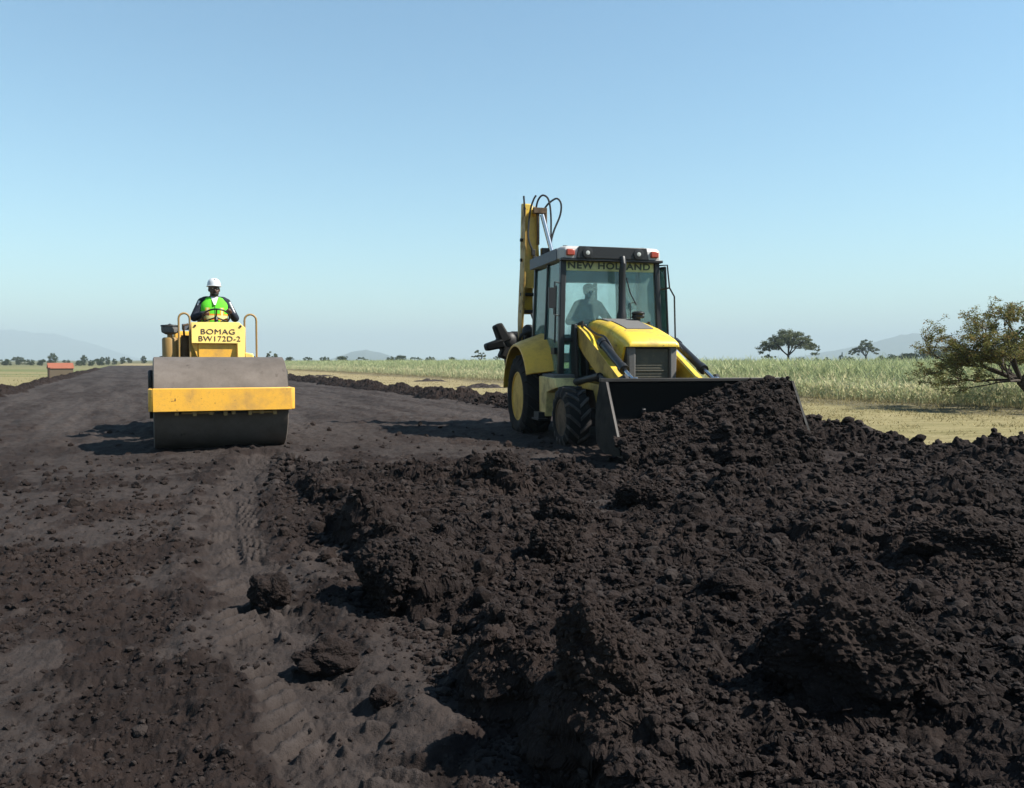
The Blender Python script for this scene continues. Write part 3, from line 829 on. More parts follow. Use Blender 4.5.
        # lift cylinder and bucket linkage
        b = MB(); b.cyl((s * .68, -.75, .86), (s * .62, .25, .98), .05); b.cyl((s * .62, .25, .98), (s * .60, .75, .86), .028); b.build('lift_cylinder', K, root)
        b = MB(); b.prism([(.98, .98), (1.16, 1.02), (1.30, .92), (1.75, .62), (1.72, .50), (1.25, .78), (1.05, .84)], s * .59, s * .64); b.build('bucket_link', K, root, .008)
        b = MB(); b.tube(curve_pts([(s * .5, -.75, 1.70), (s * .48, -.3, 1.56), (s * .49, .1, 1.5), (s * .5, .5, 1.27)], 6), .016, 7); b.build('hydraulic_hose', M['hose'], root)
        b = MB()
        for k in range(3): b.cyl((s * .52, -.92 + .07 * k, 1.67), (s * .52, -.92 + .07 * k, 1.74 + .01 * k), .022)
        b.build('pipe_fitting', M['worn_edge'], root, split=True)
    b = MB(); b.box(-.47, .47, 1.1, 1.22, .56, .74); b.build('arm_crossbar', Y, root, .01)
    # bucket
    prof = [(1.80, .945), (1.70, .72), (1.66, .48), (1.70, .26), (1.82, .19), (2.0, .15), (2.42, .17)]
    inn = [(2.40, .195), (2.0, .18), (1.85, .21), (1.735, .28), (1.695, .48), (1.735, .71), (1.835, .93)]
    b = MB(); b.prism(prof + inn, -1.15, 1.15); shell = b.build('bucket', M['bucket'], root)
    for s in (-1, 1):
        b = MB(); b.prism([(1.80, .95), (1.69, .72), (1.65, .48), (1.69, .25), (1.81, .18), (2.0, .14), (2.46, .16), (2.40, .30), (2.0, .95)], s * 1.15, s * 1.185)
        b.build('side_plate', M['bucket'], shell, .004)
        b = MB(); b.loft([[(s * 1.163, 2.01, .952), (s * 1.188, 2.01, .952), (s * 1.188, 2.02, .945), (s * 1.163, 2.02, .945)], [(s * 1.163, 2.41, .30), (s * 1.188, 2.41, .30), (s * 1.188, 2.42, .30), (s * 1.163, 2.42, .30)]])
        if s < 0: b.build('lit_wear_edge', M['worn_edge'], shell)  # bare steel strip; its paler colour also paints in the lit plate edge
        else: b.bm.free()
    b = MB(); b.box(-1.19, 1.19, 1.79, 1.85, .945, .985); b.build('top_lip', M['worn_edge'], shell, .005)
    b = MB(); b.box(-1.18, 1.18, 2.36, 2.52, .145, .168); b.build('cutting_edge', M['worn_edge'], shell)
    # side step, tank, side frame
    for s in (-1, 1):
        b = MB(); b.box(s * .78 - .17, s * .78 + .17, -1.42, -.82, .80, .99); b.build('fuel_tank', M['mesh_grey'], root, .02)
        b = MB()
        b.prism([(-1.45, .955), (-.62, .93), (-.55, .80), (-1.05, .72), (-1.12, .36), (-1.42, .36)], s * .66, s * .985)
        b.build('side_frame', M['cream'], root, .015)
        b = MB(); b.prism([(-.60, .92), (.36, .86), (.38, .62), (.22, .60), (.10, .78), (-.55, .80)], s * .50, s * .66); b.build('front_bracket', YD, root, .012)
        b = MB(); b.box(s * .98 - .12, s * .98 + .04, -1.45, -1.08, .30, .33); b.box(s * .98 - .10, s * .98 + .0, -1.40, -1.13, .33, .42); b.build('step', K, root, .005)
    # rear fenders
    for s in (-1, 1):
        rings = []; C = (-2.14, .62)
        N = 16
        for k in range(N + 1):
            a = R(26 + (146) * k / N)      # 0 = forward, 90 = up
            ro, ri = .80 + .03 * math.sin(a), 1.00 + .05 * math.sin(a)
            ri = .92 + .10 * math.sin(max(0, a))
            fo, zo = C[0] + ro * math.cos(a), C[1] + ro * math.sin(a)
            fi, zi = C[0] + ri * math.cos(a), C[1] + ri * math.sin(a)
            xo, xi = s * 1.19, s * .70
            xm = s * 1.10; fm, zm = C[0] + (ro + .045) * math.cos(a), C[1] + (ro + .045) * math.sin(a)
            t_ = .03
            rings.append([(xo, fo, zo), (xm, fm, zm), (xi, fi, zi), (xi, C[0] + (ri - t_) * math.cos(a), C[1] + (ri - t_) * math.sin(a)), (xm, C[0] + (ro + .015) * math.cos(a), C[1] + (ro + .015) * math.sin(a)), (xo, C[0] + (ro - .04) * math.cos(a), C[1] + (ro - .04) * math.sin(a))])
        b = MB(); b.loft(rings); b.build('rear_fender', M['fender'], root, .006, sharp=60)
    # ---- cab
    cab = empty('cab', root)
    FW, BW, F0, F1, ZF, ZT = .79, .76, -.98, -2.58, .98, 2.66
    def at(x, f, z):  # taper towards the roof
        k = (z - 1.0) / 1.7
        return (x * (1 - .07 * k), f + (-.06 * k if f > -1.5 else .03 * k), z)
    def post(x, f, z0, z1, w, d, name='pillar', mat=None):
        b = MB(); lo, hi = at(x, f, z0), at(x, f, z1)
        b.hexa([(lo[0] - w, lo[1] - d, z0), (lo[0] + w, lo[1] - d, z0), (lo[0] + w, lo[1] + d, z0), (lo[0] - w, lo[1] + d, z0), (hi[0] - w, hi[1] - d, z1), (hi[0] + w, hi[1] - d, z1), (hi[0] + w, hi[1] + d, z1), (hi[0] - w, hi[1] + d, z1)])
        return b.build(name, mat or M['plastic_black'], cab, .012)
    for s in (-1, 1):
        post(s * FW, F0, .90, 2.68, .042, .045); post(s * FW, -1.80, 1.45, 2.68, .025, .035); post(s * BW, F1, 1.5, 2.68, .04, .04)
    def pane(pts, mat, name='window', th=.008, nrm=(0, 1, 0)):
        b = MB(); q = [Vector(p) for p in pts]; n = Vector(nrm) * th
        b.loft([[tuple(p) for p in q], [tuple(p + n) for p in q]])
        return b.build(name, mat, cab)
    # windscreen, in front of the posts' middle
    ws = pane([at(-.75, F0, 1.50), at(.75, F0, 1.50), at(.75, F0, 2.66), at(-.75, F0, 2.66)], M['glass'], 'windscreen')
    q0, q1 = at(0, F0, 2.515), at(0, F0, 2.655)
    b = MB(); b.loft([[(-.69, q0[1] + .012, 2.515), (.69, q0[1] + .012, 2.515), (.69, q1[1] + .012, 2.655), (-.69, q1[1] + .012, 2.655)], [(-.69, q0[1] + .016, 2.515), (.69, q0[1] + .016, 2.515), (.69, q1[1] + .016, 2.655), (-.69, q1[1] + .016, 2.655)]])
    strip = b.build('sun_strip', M['strip'], ws)
    text_mesh('lettering', 'NEW HOLLAND', .135, M['strip_ink'], strip, (-.02, -(q0[1] + .022), 2.588), (1, 0, 0), (0, -.03, 1), .004, 1.22, .001, 1.12)
    # lower front panels beside the engine
    for s in (-1, 1):
        pane([at(s * .40, F0 - .02, .95), at(s * .76, F0 - .02, .95), at(s * .76, F0 - .02, 1.48), at(s * .40, F0 - .02, 1.48)], M['glass_side'] if s < 0 else M['glass_side'], 'lower_window')
    b = MB(); b.box(-.42, .42, F0 - .06, F0 - .02, .95, 1.50); b.build('firewall', K, cab)
    b = MB(); b.box(-.77, .77, F0 - .03, F0 + .03, 1.47, 1.52); b.build('cowl', M['plastic_black'], cab, .01)
    # side glass: door (front) and quarter window (rear)
    for s in (-1, 1):
        if s < 0:
            d = [at(s * FW, F0 - .05, .98), at(s * FW, -1.45, .98), at(s * FW, -1.77, 1.5), at(s * FW, -1.77, 2.64), at(s * FW, F0 - .05, 2.64)]
            door = pane(d, M['glass_side'], 'door', .008, (s, 0, 0))
            b = MB(); b.tube([at(s * (FW + .02), F0 - .07, .98), at(s * (FW + .02), -1.45, .98), at(s * (FW + .02), -1.77, 1.5), at(s * (FW + .02), -1.77, 2.64)], .022, 6)
            b.build('door_frame', M['plastic_black'], door)
            b = MB(); b.tube([at(s * (FW + .05), F0 - .16, 1.45), at(s * (FW + .05), F0 - .16, 2.3)], .014, 8); b.box(s * (FW + .04) - .02, s * (FW + .04) + .02, F0 - .28, F0 - .12, 1.28, 1.38); b.build('handle', M['plastic_black'], door)
        else:  # the far door stands a little open
            h0 = at(s * FW, -1.77, 1.0); ang = R(13)
            def op(p):
                dx, df = p[0] - h0[0], p[1] + 1.77
                return (h0[0] + dx * math.cos(ang) + df * math.sin(ang) * 1, -1.77 + df * math.cos(ang) - dx * math.sin(ang), p[2])
            d = [op(at(s * FW, F0 - .02, 1.25)), op(at(s * FW, -1.5, 1.12)), op(at(s * FW, -1.77, 1.5)), op(at(s * FW, -1.77, 2.60)), op(at(s * FW, F0 - .02, 2.60))]
            door = pane(d, M['glass_side'], 'door', .008, (s, 0, 0))
            b = MB(); loop = d + [d[0]]
            for p, q in zip(loop[:-1], loop[1:]): b.cyl(p, q, .018, None, 8)
            b.build('door_frame', M['plastic_black'], door)
        pane([at(s * .765, -1.82, 1.55), at(s * .765, F1 + .03, 1.62), at(s * .765, F1 + .03, 2.64), at(s * .765, -1.82, 2.64)], M['glass_side'], 'quarter_window', .008, (s, 0, 0))
    pane([at(-.72, F1, 1.62), at(.72, F1, 1.62), at(.72, F1, 2.48), at(-.72, F1, 2.48)], M['glass'], 'rear_window')
    b = MB(); b.box(-.72, .72, F1 - .02, F1 + .04, 2.48, 2.68); b.box(-.74, .74, F1 - .02, F1 + .03, 1.45, 1.62); b.build('rear_panel', M['roof_side'], cab, .01, split=True)
    b = MB(); b.box(-.44, -.38, F1 - .01, F1 + .03, 1.62, 2.48); b.box(.28, .34, F1 - .01, F1 + .03, 1.62, 2.48); b.build('rear_bar', M['plastic_black'], cab, split=True)
    b = MB(); b.box(-.74, .74, F1 + .02, F0 - .02, .90, .97)
    for s in (-1, 1): b.box(s * .72 - .04, s * .72 + .04, F1 + .05, -1.8, .97, 1.52)
    b.build('floor', K, cab, .01)
    # roof with visor
    b = MB()
    b.loft([[(x, f, z) for x, f in ((-.77 + i, -2.64 + i), (-.80 + i, -2.55), (-.80 + i, -1.05), (-.74 + i, -.93 - i), (.74 - i, -.93 - i), (.80 - i, -1.05), (.80 - i, -2.55), (.77 - i, -2.64 + i))] for z, i in ((2.68, 0), (2.82, 0), (2.86, .03), (2.875, .09))])
    b.build('roof', M['roof_grey'], cab, .012)
    b = MB()
    for s in (-1, 1): b.box(s * .806 - .008, s * .806 + .008, -2.62, -1.12, 2.675, 2.845)
    b.build('roof_side', M['roof_side'], cab, .006, split=True)
    b = MB(); b.prism_f([(-.57, 2.685), (.57, 2.685), (.53, 2.862), (-.53, 2.862)], -.95, -.905); b.box(-.80, .80, -1.02, -.915, 2.648, 2.69); b.build('visor', M['plastic_black'], cab, .008)
    for s in (-1, 1):
        b = MB(); b.box(s * .66 - .062, s * .66 + .062, -1.0, -.892, 2.722, 2.815); b.build('signal_lamp', M['red_lens'], cab, .015)
        b = MB(); b.lathe([(.056, 0), (.058, .010), (.047, .017), (.001, .020)], (s * .40, -.905, 2.765), 'f', 24)
        b.bm.verts.ensure_lookup_table()
        b.build('work_lamp', M['clear_lens'], cab)
        b = MB(); b.lathe([(.075, -.02), (.079, .016), (.070, .018)], (s * .40, -.905, 2.765), 'f', 24); b.build('lamp_rim', M['plastic_black'], cab)
        b = MB(); b.cyl((s * .62, -1.3, 2.87), (s * .62, -1.3, 2.915), .035); b.build('roof_plug', M['plastic_black'], cab)
    # wiper
    b = MB(); wf = F0 + .03
    b.tube([(.30, wf, 1.52), (.30, wf - .03, 2.05), (.40, wf - .03, 2.06)], .008, 6); b.tube([(.24, wf - .03, 2.42), (.30, wf - .03, 2.2), (.40, wf - .03, 2.02)], .010, 6); b.build('wiper', M['plastic_black'], cab)
    # mirrors
    b = MB(); b.tube([at(-.80, F0, 2.32), at(-.93, F0 + .05, 2.34), at(-.93, F0 + .05, 1.86), at(-.80, F0, 1.84)], .012, 7); b.box(-.99, -.88, F0 + .03, F0 + .06, 1.95, 2.25); b.build('mirror', M['plastic_black'], cab, .008)
    b = MB(); b.tube([at(.78, F0, 2.62), (.87, F0 + .06, 2.62), (.90, F0 + .08, 2.28), (.98, F0 + .08, 2.15), (1.0, F0 + .08, 1.5), (1.0, F0 + .08, 1.28)], .013, 7); b.tube([(.90, F0 + .08, 2.28), at(.79, F0, 2.25)], .013, 7); b.build('grab_rail', M['plastic_black'], cab)
    # inside: seat, column
    b = MB(); b.box(-.25, .25, -2.12, -1.62, 1.40, 1.52); b.hexa([(-.24, -2.16, 1.50), (.24, -2.16, 1.50), (.24, -2.05, 1.50), (-.24, -2.05, 1.50), (-.22, -2.26, 2.08), (.22, -2.26, 2.08), (.22, -2.16, 2.08), (-.22, -2.16, 2.08)]); b.box(-.2, .2, -2.05, -1.7, .97, 1.40); b.build('seat', M['seat'], cab, .04)
    b = MB(); b.tube([(0, -1.16, .97), (0, -1.26, 1.5), (0, -1.37, 1.68)], .05, 12); b.box(-.2, .2, -1.14, -1.02, 1.42, 1.60)
    wr = []
    Mx = Matrix.Rotation(R(32), 3, 'X')
    for k in range(25):
        a = 2 * math.pi * k / 24; q = Mx @ Vector((.19 * math.cos(a), .19 * math.sin(a), 0)); wr.append((q.x, -1.40 - q.y * -1, 1.70 - q.z))
    b.tube(wr, .014, 8, caps=False); b.build('steering_column', M['plastic_black'], cab)
    b = MB(); b.box(.42, .68, -2.1, -1.2, .97, 1.52); b.box(-.68, -.5, -2.3, -1.9, .97, 1.48); b.build('side_console', M['seat'], cab, .03, split=True)
    # ---- backhoe: carriage, boom, dipper
    bx = -.57
    def hx(x): return bx + x * .73
    b = MB(); b.box(-1.0, 1.0, -3.42, -3.30, .55, .75); b.box(-1.0, 1.0, -3.42, -3.30, 1.15, 1.32); b.box(-1.0, -.85, -3.40, -3.25, .5, 1.35); b.box(.85, 1.0, -3.40, -3.25, .5, 1.35); b.build('carriage_frame', K, root, .015)
    b = MB(); b.box(bx - .2, bx + .2, -3.60, -3.42, .5, 1.40); b.box(bx - .15, bx + .15, -3.82, -3.55, .6, 1.25); b.cyl((bx, -3.68, .45), (bx, -3.68, 1.5), .07); b.build('swing_post', K, root, .02)
    b = MB()  # clutter of dark pipes behind the fender
    for k in range(5): b.tube(curve_pts([(bx - .22 + .1 * k, -3.5, 1.25), (bx - .2 + .11 * k, -3.35, 1.62 + .04 * k), (bx + .05 + .05 * k, -3.3, 1.75 + .02 * k), (bx + .02, -3.45, 2.0)], 5), .026, 7)
    b.box(bx - .02, bx + .3, -3.45, -3.28, 1.35, 1.62); b.ell((bx - .05, -3.4, 1.7), (.12, .1, .12)); b.build('hydraulic_hose', M['hose'], root)
    boom = empty('boom', root)
    # box section boom: two side plates with the front open low down
    side = [(-3.62, 1.30), (-3.50, 1.34), (-3.42, 1.9), (-3.36, 2.5), (-3.36, 3.0), (-3.44, 3.84), (-3.56, 3.9), (-3.64, 3.84), (-3.66, 3.1), (-3.70, 2.5), (-3.72, 1.9)]
    for s in (-1, 1):
        b = MB(); b.prism(side, bx + s * .145 - .018, bx + s * .145 + .018)
        for v in b.bm.verts: v.co.x = bx + (v.co.x - bx) * (1.15 - .20 * (v.co.z - 1.3))
        b.build('side_plate', M['yellow_shaded'] if s < 0 else YD, boom, .006)  # left plate takes the darker paint: shade put into its colour
    b = MB(); b.loft([[(bx - .11, f, z), (bx + .11, f, z), (bx + .11, f - .03, z), (bx - .11, f - .03, z)] for f, z in ((-3.40, 2.45), (-3.395, 2.8), (-3.40, 3.1), (-3.46, 3.7))]); b.build('front_plate', YD, boom)
    b = MB(); b.prism([(-3.80, 2.05), (-3.62, 2.0), (-3.56, 3.2), (-3.62, 3.95), (-3.78, 3.98), (-3.86, 3.2)], bx - .09, bx + .09); b.build('dipper', Y, root, .02)
    b = MB()
    for z in (1.75, 2.05, 2.35, 2.95, 3.3): b.cyl((bx - .165, -3.55, z), (bx + .165, -3.55, z), .03)
    b.build('pin', K, boom, split=True)
    # top bracket, cylinder and hoses
    b = MB(); b.box(hx(.03), hx(.36), -3.42, -3.32, 3.74, 3.84); b.box(hx(.31), hx(.36), -3.42, -3.32, 3.45, 3.74); b.box(hx(.13), hx(.18), -3.42, -3.34, 3.2, 3.74); b.build('bracket', M['rim_dark'], boom, .008)
    b = MB(); b.cyl((hx(.25), -3.36, 3.72), (hx(.5), -3.2, 2.86), .040, None, 14); rod = b.build('cylinder_rod', M['steel_rod'], boom)
    b = MB(); b.cyl((hx(.48), -3.2, 2.95), (hx(.62), -3.05, 2.2), .07, None, 16); b.box(bx + .16, bx + .34, -3.4, -3.28, 2.86, 3.14); b.build('boom_cylinder', K, boom)
    for pts in ([(hx(.10), -3.4, 3.80), (hx(.16), -3.38, 3.98), (hx(.27), -3.36, 4.06), (hx(.40), -3.34, 3.98), (hx(.45), -3.32, 3.70), (hx(.44), -3.3, 3.3), (hx(.42), -3.28, 3.1)],
                [(hx(.30), -3.38, 3.82), (hx(.42), -3.36, 3.93), (hx(.60), -3.34, 4.01), (hx(.70), -3.32, 3.92), (hx(.68), -3.32, 3.72), (hx(.52), -3.3, 3.45), (hx(.44), -3.28, 3.25), (hx(.43), -3.27, 3.1)],
                [(bx - .06, -3.38, 3.5), (bx - .03, -3.36, 3.8), (hx(.04), -3.36, 3.98), (hx(.1), -3.37, 4.05)],
                [(bx - .10, -3.45, 3.7), (bx - .115, -3.45, 3.9), (bx - .125, -3.45, 4.05)],
                [(bx - .06, -3.36, 3.6), (bx - .07, -3.34, 3.3), (hx(.02), -3.32, 3.05), (hx(.08), -3.32, 2.85)]):
        b = MB(); b.tube(curve_pts(pts, 6), .017, 7); b.build('hydraulic_hose', M['hose'], boom)
    b = MB()
    for p in ((hx(.02), -3.33, 3.06), (hx(.05), -3.33, 2.95), (hx(.43), -3.27, 3.08), (hx(.44), -3.27, 2.95)): b.box(p[0] - .03, p[0] + .03, p[1] - .03, p[1] + .03, p[2] - .05, p[2] + .05)
    b.build('pipe_fitting', M['worn_edge'], boom, .005, split=True)
    # stabilizers, folded up
    for s in (-1, 1):
        b = MB(); b.loft([[(s * (.85 + dx), -3.42, .55), (s * (.97 + dx), -3.42, .55), (s * (.97 + dx), -3.30, .55), (s * (.85 + dx), -3.30, .55)] if z is None else [(s * (.82 + dx), -3.44, z), (s * (.98 + dx), -3.44, z), (s * (.98 + dx), -3.30, z), (s * (.82 + dx), -3.30, z)] for dx, z in ((0, None), (.05, 1.0), (.10, 1.42))])
        b.ell((s * .98, -3.38, 1.52), (.16, .13, .17)); b.cyl((s * .75, -3.4, 1.25), (s * 1.0, -3.4, 1.55), .06)
        st_ = b.build('stabilizer', K, root, .01)
        b = MB()
        def slab(cx, cz, hx, hf, hz_, deg):
            c, q = math.cos(R(deg)), math.sin(R(deg)); P = []
            for zz in (-hz_, hz_):
                for xx, ff in ((-hx, -hf), (hx, -hf), (hx, hf), (-hx, hf)):
                    k = .75 if zz * (1) > 0 else 1.0
                    P.append((s * (cx + xx * k * c + zz * q), -3.40 + ff * k, cz - xx * k * q + zz * c))
            b.hexa(P)
        slab(1.12, 1.66, .10, .18, .17, 26); slab(1.24, 1.45, .085, .18, .16, 105); slab(.98, 1.42, .12, .14, .22, -20); slab(1.08, 1.50, .12, .13, .12, 40)
        b.build('foot_pad', M['bucket'], st_, .035)
    # folded digging bucket at the back
    b = MB(); b.prism([(-3.95, 1.72), (-3.75, 1.6), (-3.72, 1.2), (-3.95, .9), (-4.35, .85), (-4.45, 1.0), (-4.2, 1.2), (-4.15, 1.55)], bx - .24, bx + .24); b.build('digging_bucket', M['bucket'], root, .02)
    return root

# ---------------------------------------------------------------- road roller
def build_roller():
    root = empty('road_roller', None, (RL_POS[0], RL_POS[1], -.01), RL_ANG); root.scale = (.955, 1, 1)
    tag(root, 'yellow single drum road roller with a wide grey steel drum, facing the viewer', 'road roller')
    A, AP, K = M['amber'], M['amber_plain'], M['black']
    b = MB(); n = 96
    b.lathe([(.001, -.78), (.50, -.80), (.50, -.855), (.575, -.858), (.60, -.845), (.60, .845), (.575, .858), (.50, .855), (.50, .80), (.001, .78)], (0, 0, .60), 'x', n)
    b.build('drum', M['drum'], root, sharp=30)
    fr = empty('frame', root)
    b = MB(); b.prism([(.66, .525), (.81, .525), (.81, .81), (.66, .81)], -.865, .865); b.build('crossbar', A, fr, .008)
    for s in (-1, 1):
        b = MB(); b.hexa([(s * .866, .66, .53), (s * .915, .58, .53), (s * .915, .74, .53), (s * .866, .808, .53), (s * .866, .66, .805), (s * .915, .58, .805), (s * .915, .74, .805), (s * .866, .808, .805)])
        b.prism([(.66, .53), (.66, .805), (-.85, .80), (-1.0, .70), (-1.0, .50)], s * .87, s * .91)
        b.build('side_arm', A, fr, .008)
        b = MB(); b.lathe([(.20, 0), (.20, .06), (.001, .07)], (s * .845, 0, .6), 'x', 24) if s > 0 else b.lathe([(.20, 0), (.20, -.06), (.001, -.07)], (s * .845, 0, .6), 'x', 24)
        b.build('drum_bearing', K, fr)
        b = MB(); b.prism([(-.28, .78), (-.28, .95), (-.18, 1.03), (.05, 1.03), (.12, .95), (.12, .78)], s * .86, s * .92); b.build('buffer_housing', K, fr, .02)
    # scraper bar with bolts
    b = MB(); b.box(-.6, .62, .56, .70, .49, .524)
    sc = b.build('scraper', K, fr)
    b = MB()
    for k, x in enumerate((-.58, -.36, -.16, 0.02, .12, .33, .48, .65)): b.box(x - .025, x + .025, .70, .76, .475 - .012 * (k % 2), .522)
    b.cyl((-.52, .74, .502), (-.12, .74, .502), .013); b.cyl((.36, .74, .498), (.66, .74, .498), .013)
    b.build('bracket', M['rail'], sc, .004, split=True)
    # rear frame / articulation / platform
    b = MB(); b.box(-.30, .30, -1.2, -.82, .5, .95); b.box(-.87, .87, -1.0, -.80, .50, .76); b.build('joint', K, root, .02)
    b = MB(); b.box(-.66, .66, -3.9, -1.25, .62, 1.05); b.build('rear_chassis', A, root, .03)
    b = MB(); b.box(-.62, .66, -2.35, -1.0, 1.12, 1.18); b.build('platform', K, root, .01)
    for s in (-1, 1):
        wheel(root, s * .60, -2.75, .60, .60, .40, .32, 18, .035, s, M['rim_yellow'], M['rubber'])
    b = MB(); b.prism([(-2.4, 1.1), (-2.5, 1.62), (-3.9, 1.58), (-4.0, 1.0), (-2.4, 1.0)], -.55, .55); b.build('engine_hood', A, root, .04)
    # console with lettering, front face leaning back, one corner cut
    cx = .06
    pl = [(-.385 + cx, 1.40), (-.385 + cx, 1.705), (.30 + cx, 1.715), (.395 + cx, 1.635), (.375 + cx, 1.18), (.27 + cx, 1.18), (.27 + cx, 1.40)]
    def lean(z): return -1.00 - (z - 1.18) * .22
    b = MB(); b.loft([[(x, lean(z), z) for x, z in pl], [(x, lean(z) - .045, z) for x, z in pl]]); pan = b.build('name_panel', AP, root, .006)
    zc = 1.58; up = (0, -(-.22), 1)
    for word, size, z, xs in (('BOMAG', .110, 1.568, 1.25), ('BW172D-2', .110, 1.466, 1.14)):
        text_mesh('lettering', word, size, M['ink'], pan, (cx - .005 + (.0 if word == 'BOMAG' else .02), -(lean(z) + .006), z), (1, 0, 0), (0, .22, 1), 0.0, xs, .0015, 1.06)
    b = MB()
    for x, z in ((-.33 + cx, 1.655), (.325 + cx, 1.655)): b.lathe([(.016, 0), (.016, .02), (.001, .022)], (x, lean(z), z), 'f', 12)
    b.build('bolt', K, pan, split=True)
    b = MB(); b.prism([(-1.09, 1.15), (-1.09, 1.395), (-1.5, 1.68), (-1.62, 1.68), (-1.62, 1.15)], -.29 + cx, .27 + cx); b.hexa([(-.385 + cx, -1.10, 1.40), (-.29 + cx, -1.10, 1.15), (-.29 + cx, -1.5, 1.15), (-.385 + cx, -1.5, 1.40), (-.385 + cx, -1.13, 1.69), (-.29 + cx, -1.13, 1.69), (-.29 + cx, -1.5, 1.69), (-.385 + cx, -1.5, 1.69)]); b.build('console', A, root, .01)
    b = MB(); b.hexa([(.38 + cx, -1.06, 1.1), (.60, -1.06, 1.1), (.60, -2.2, 1.1), (.38 + cx, -2.2, 1.1), (.38 + cx, -1.06, 1.27), (.56, -1.06, 1.255), (.60, -2.2, 1.255), (.38 + cx, -2.2, 1.27)]); b.build('side_tank', AP, root, .015)
    # hand rails
    for x0, x1 in ((-.50, -.345), (.445, .62)):
        b = MB(); xm, rr = (x0 + x1) / 2, (x1 - x0) / 2
        pts = [(x0, -1.12, 1.10), (x0, -1.12, 1.5), (x0, -1.12, 1.83 - rr)] + [(xm - rr * math.cos(a), -1.12, 1.83 - rr + rr * math.sin(a)) for a in [R(20 * k) for k in range(1, 9)]] + [(x1, -1.12, 1.83 - rr), (x1, -1.12, 1.5), (x1, -1.12, 1.15)]
        b.tube(pts, .0155, 10); b.build('hand_rail', M['rail'], root)
    # air pre-cleaner on its filter can
    b = MB(); b.lathe([(.001, 1.10), (.115, 1.10), (.115, 1.46), (.10, 1.485), (.04, 1.49), (.04, 1.54), (.001, 1.54)], (-.62, -1.35, 0), 'z', 28); can = b.build('air_filter', M['rail'], root)
    b = MB(); b.lathe([(.001, 1.525), (.06, 1.53), (.118, 1.56), (.125, 1.60), (.125, 1.635), (.12, 1.645)], (-.62, -1.35, 0), 'z', 28); b.build('bowl', M['mesh_grey'], can)
    b = MB(); b.lathe([(.001, 1.645), (.135, 1.645), (.13, 1.665), (.03, 1.675), (.001, 1.69)], (-.62, -1.35, 0), 'z', 28); b.build('lid', K, can)
    # levers and valve block between filter and console
    b = MB(); b.cyl((-.41, -1.38, 1.15), (-.40, -1.36, 1.52), .07, .065); b.box(-.48, -.34, -1.5, -1.4, 1.15, 1.35); b.tube([(-.42, -1.3, 1.5), (-.43, -1.25, 1.66), (-.36, -1.25, 1.68)], .018, 7); b.build('valve_block', M['rim_dark'], root, .01)
    b = MB(); b.box(-.45, -.33, -1.42, -1.36, 1.60, 1.69); b.build('control_box', M['roof_side'], root, .01)
    # steering wheel and seat
    sw = (0.06, -1.56, 1.80); ring = []; Mx = Matrix.Rotation(R(35), 3, 'X')
    for k in range(29):
        a = 2 * math.pi * k / 28; q = Mx @ Vector((.20 * math.cos(a), .20 * math.sin(a), 0)); ring.append((sw[0] + q.x, sw[1] - q.y, sw[2] - q.z))
    b = MB(); b.tube(ring, .013, 8, caps=False)
    for a in (R(30), R(150), R(270)):
        q = Mx @ Vector((.20 * math.cos(a), .20 * math.sin(a), 0)); b.cyl(sw, (sw[0] + q.x, sw[1] - q.y, sw[2] - q.z), .011)
    b.cyl(sw, (sw[0], sw[1] + .12, sw[2] - .2), .03); b.build('steering_wheel', M['plastic_black'], root)
    b = MB(); b.box(-.20, .30, -2.25, -1.78, 1.40, 1.53); b.box(-.19, .29, -2.35, -2.22, 1.45, 1.86); b.box(-.13, .23, -2.2, -1.85, 1.18, 1.36); b.build('seat', M['seat'], root, .04)
    return root

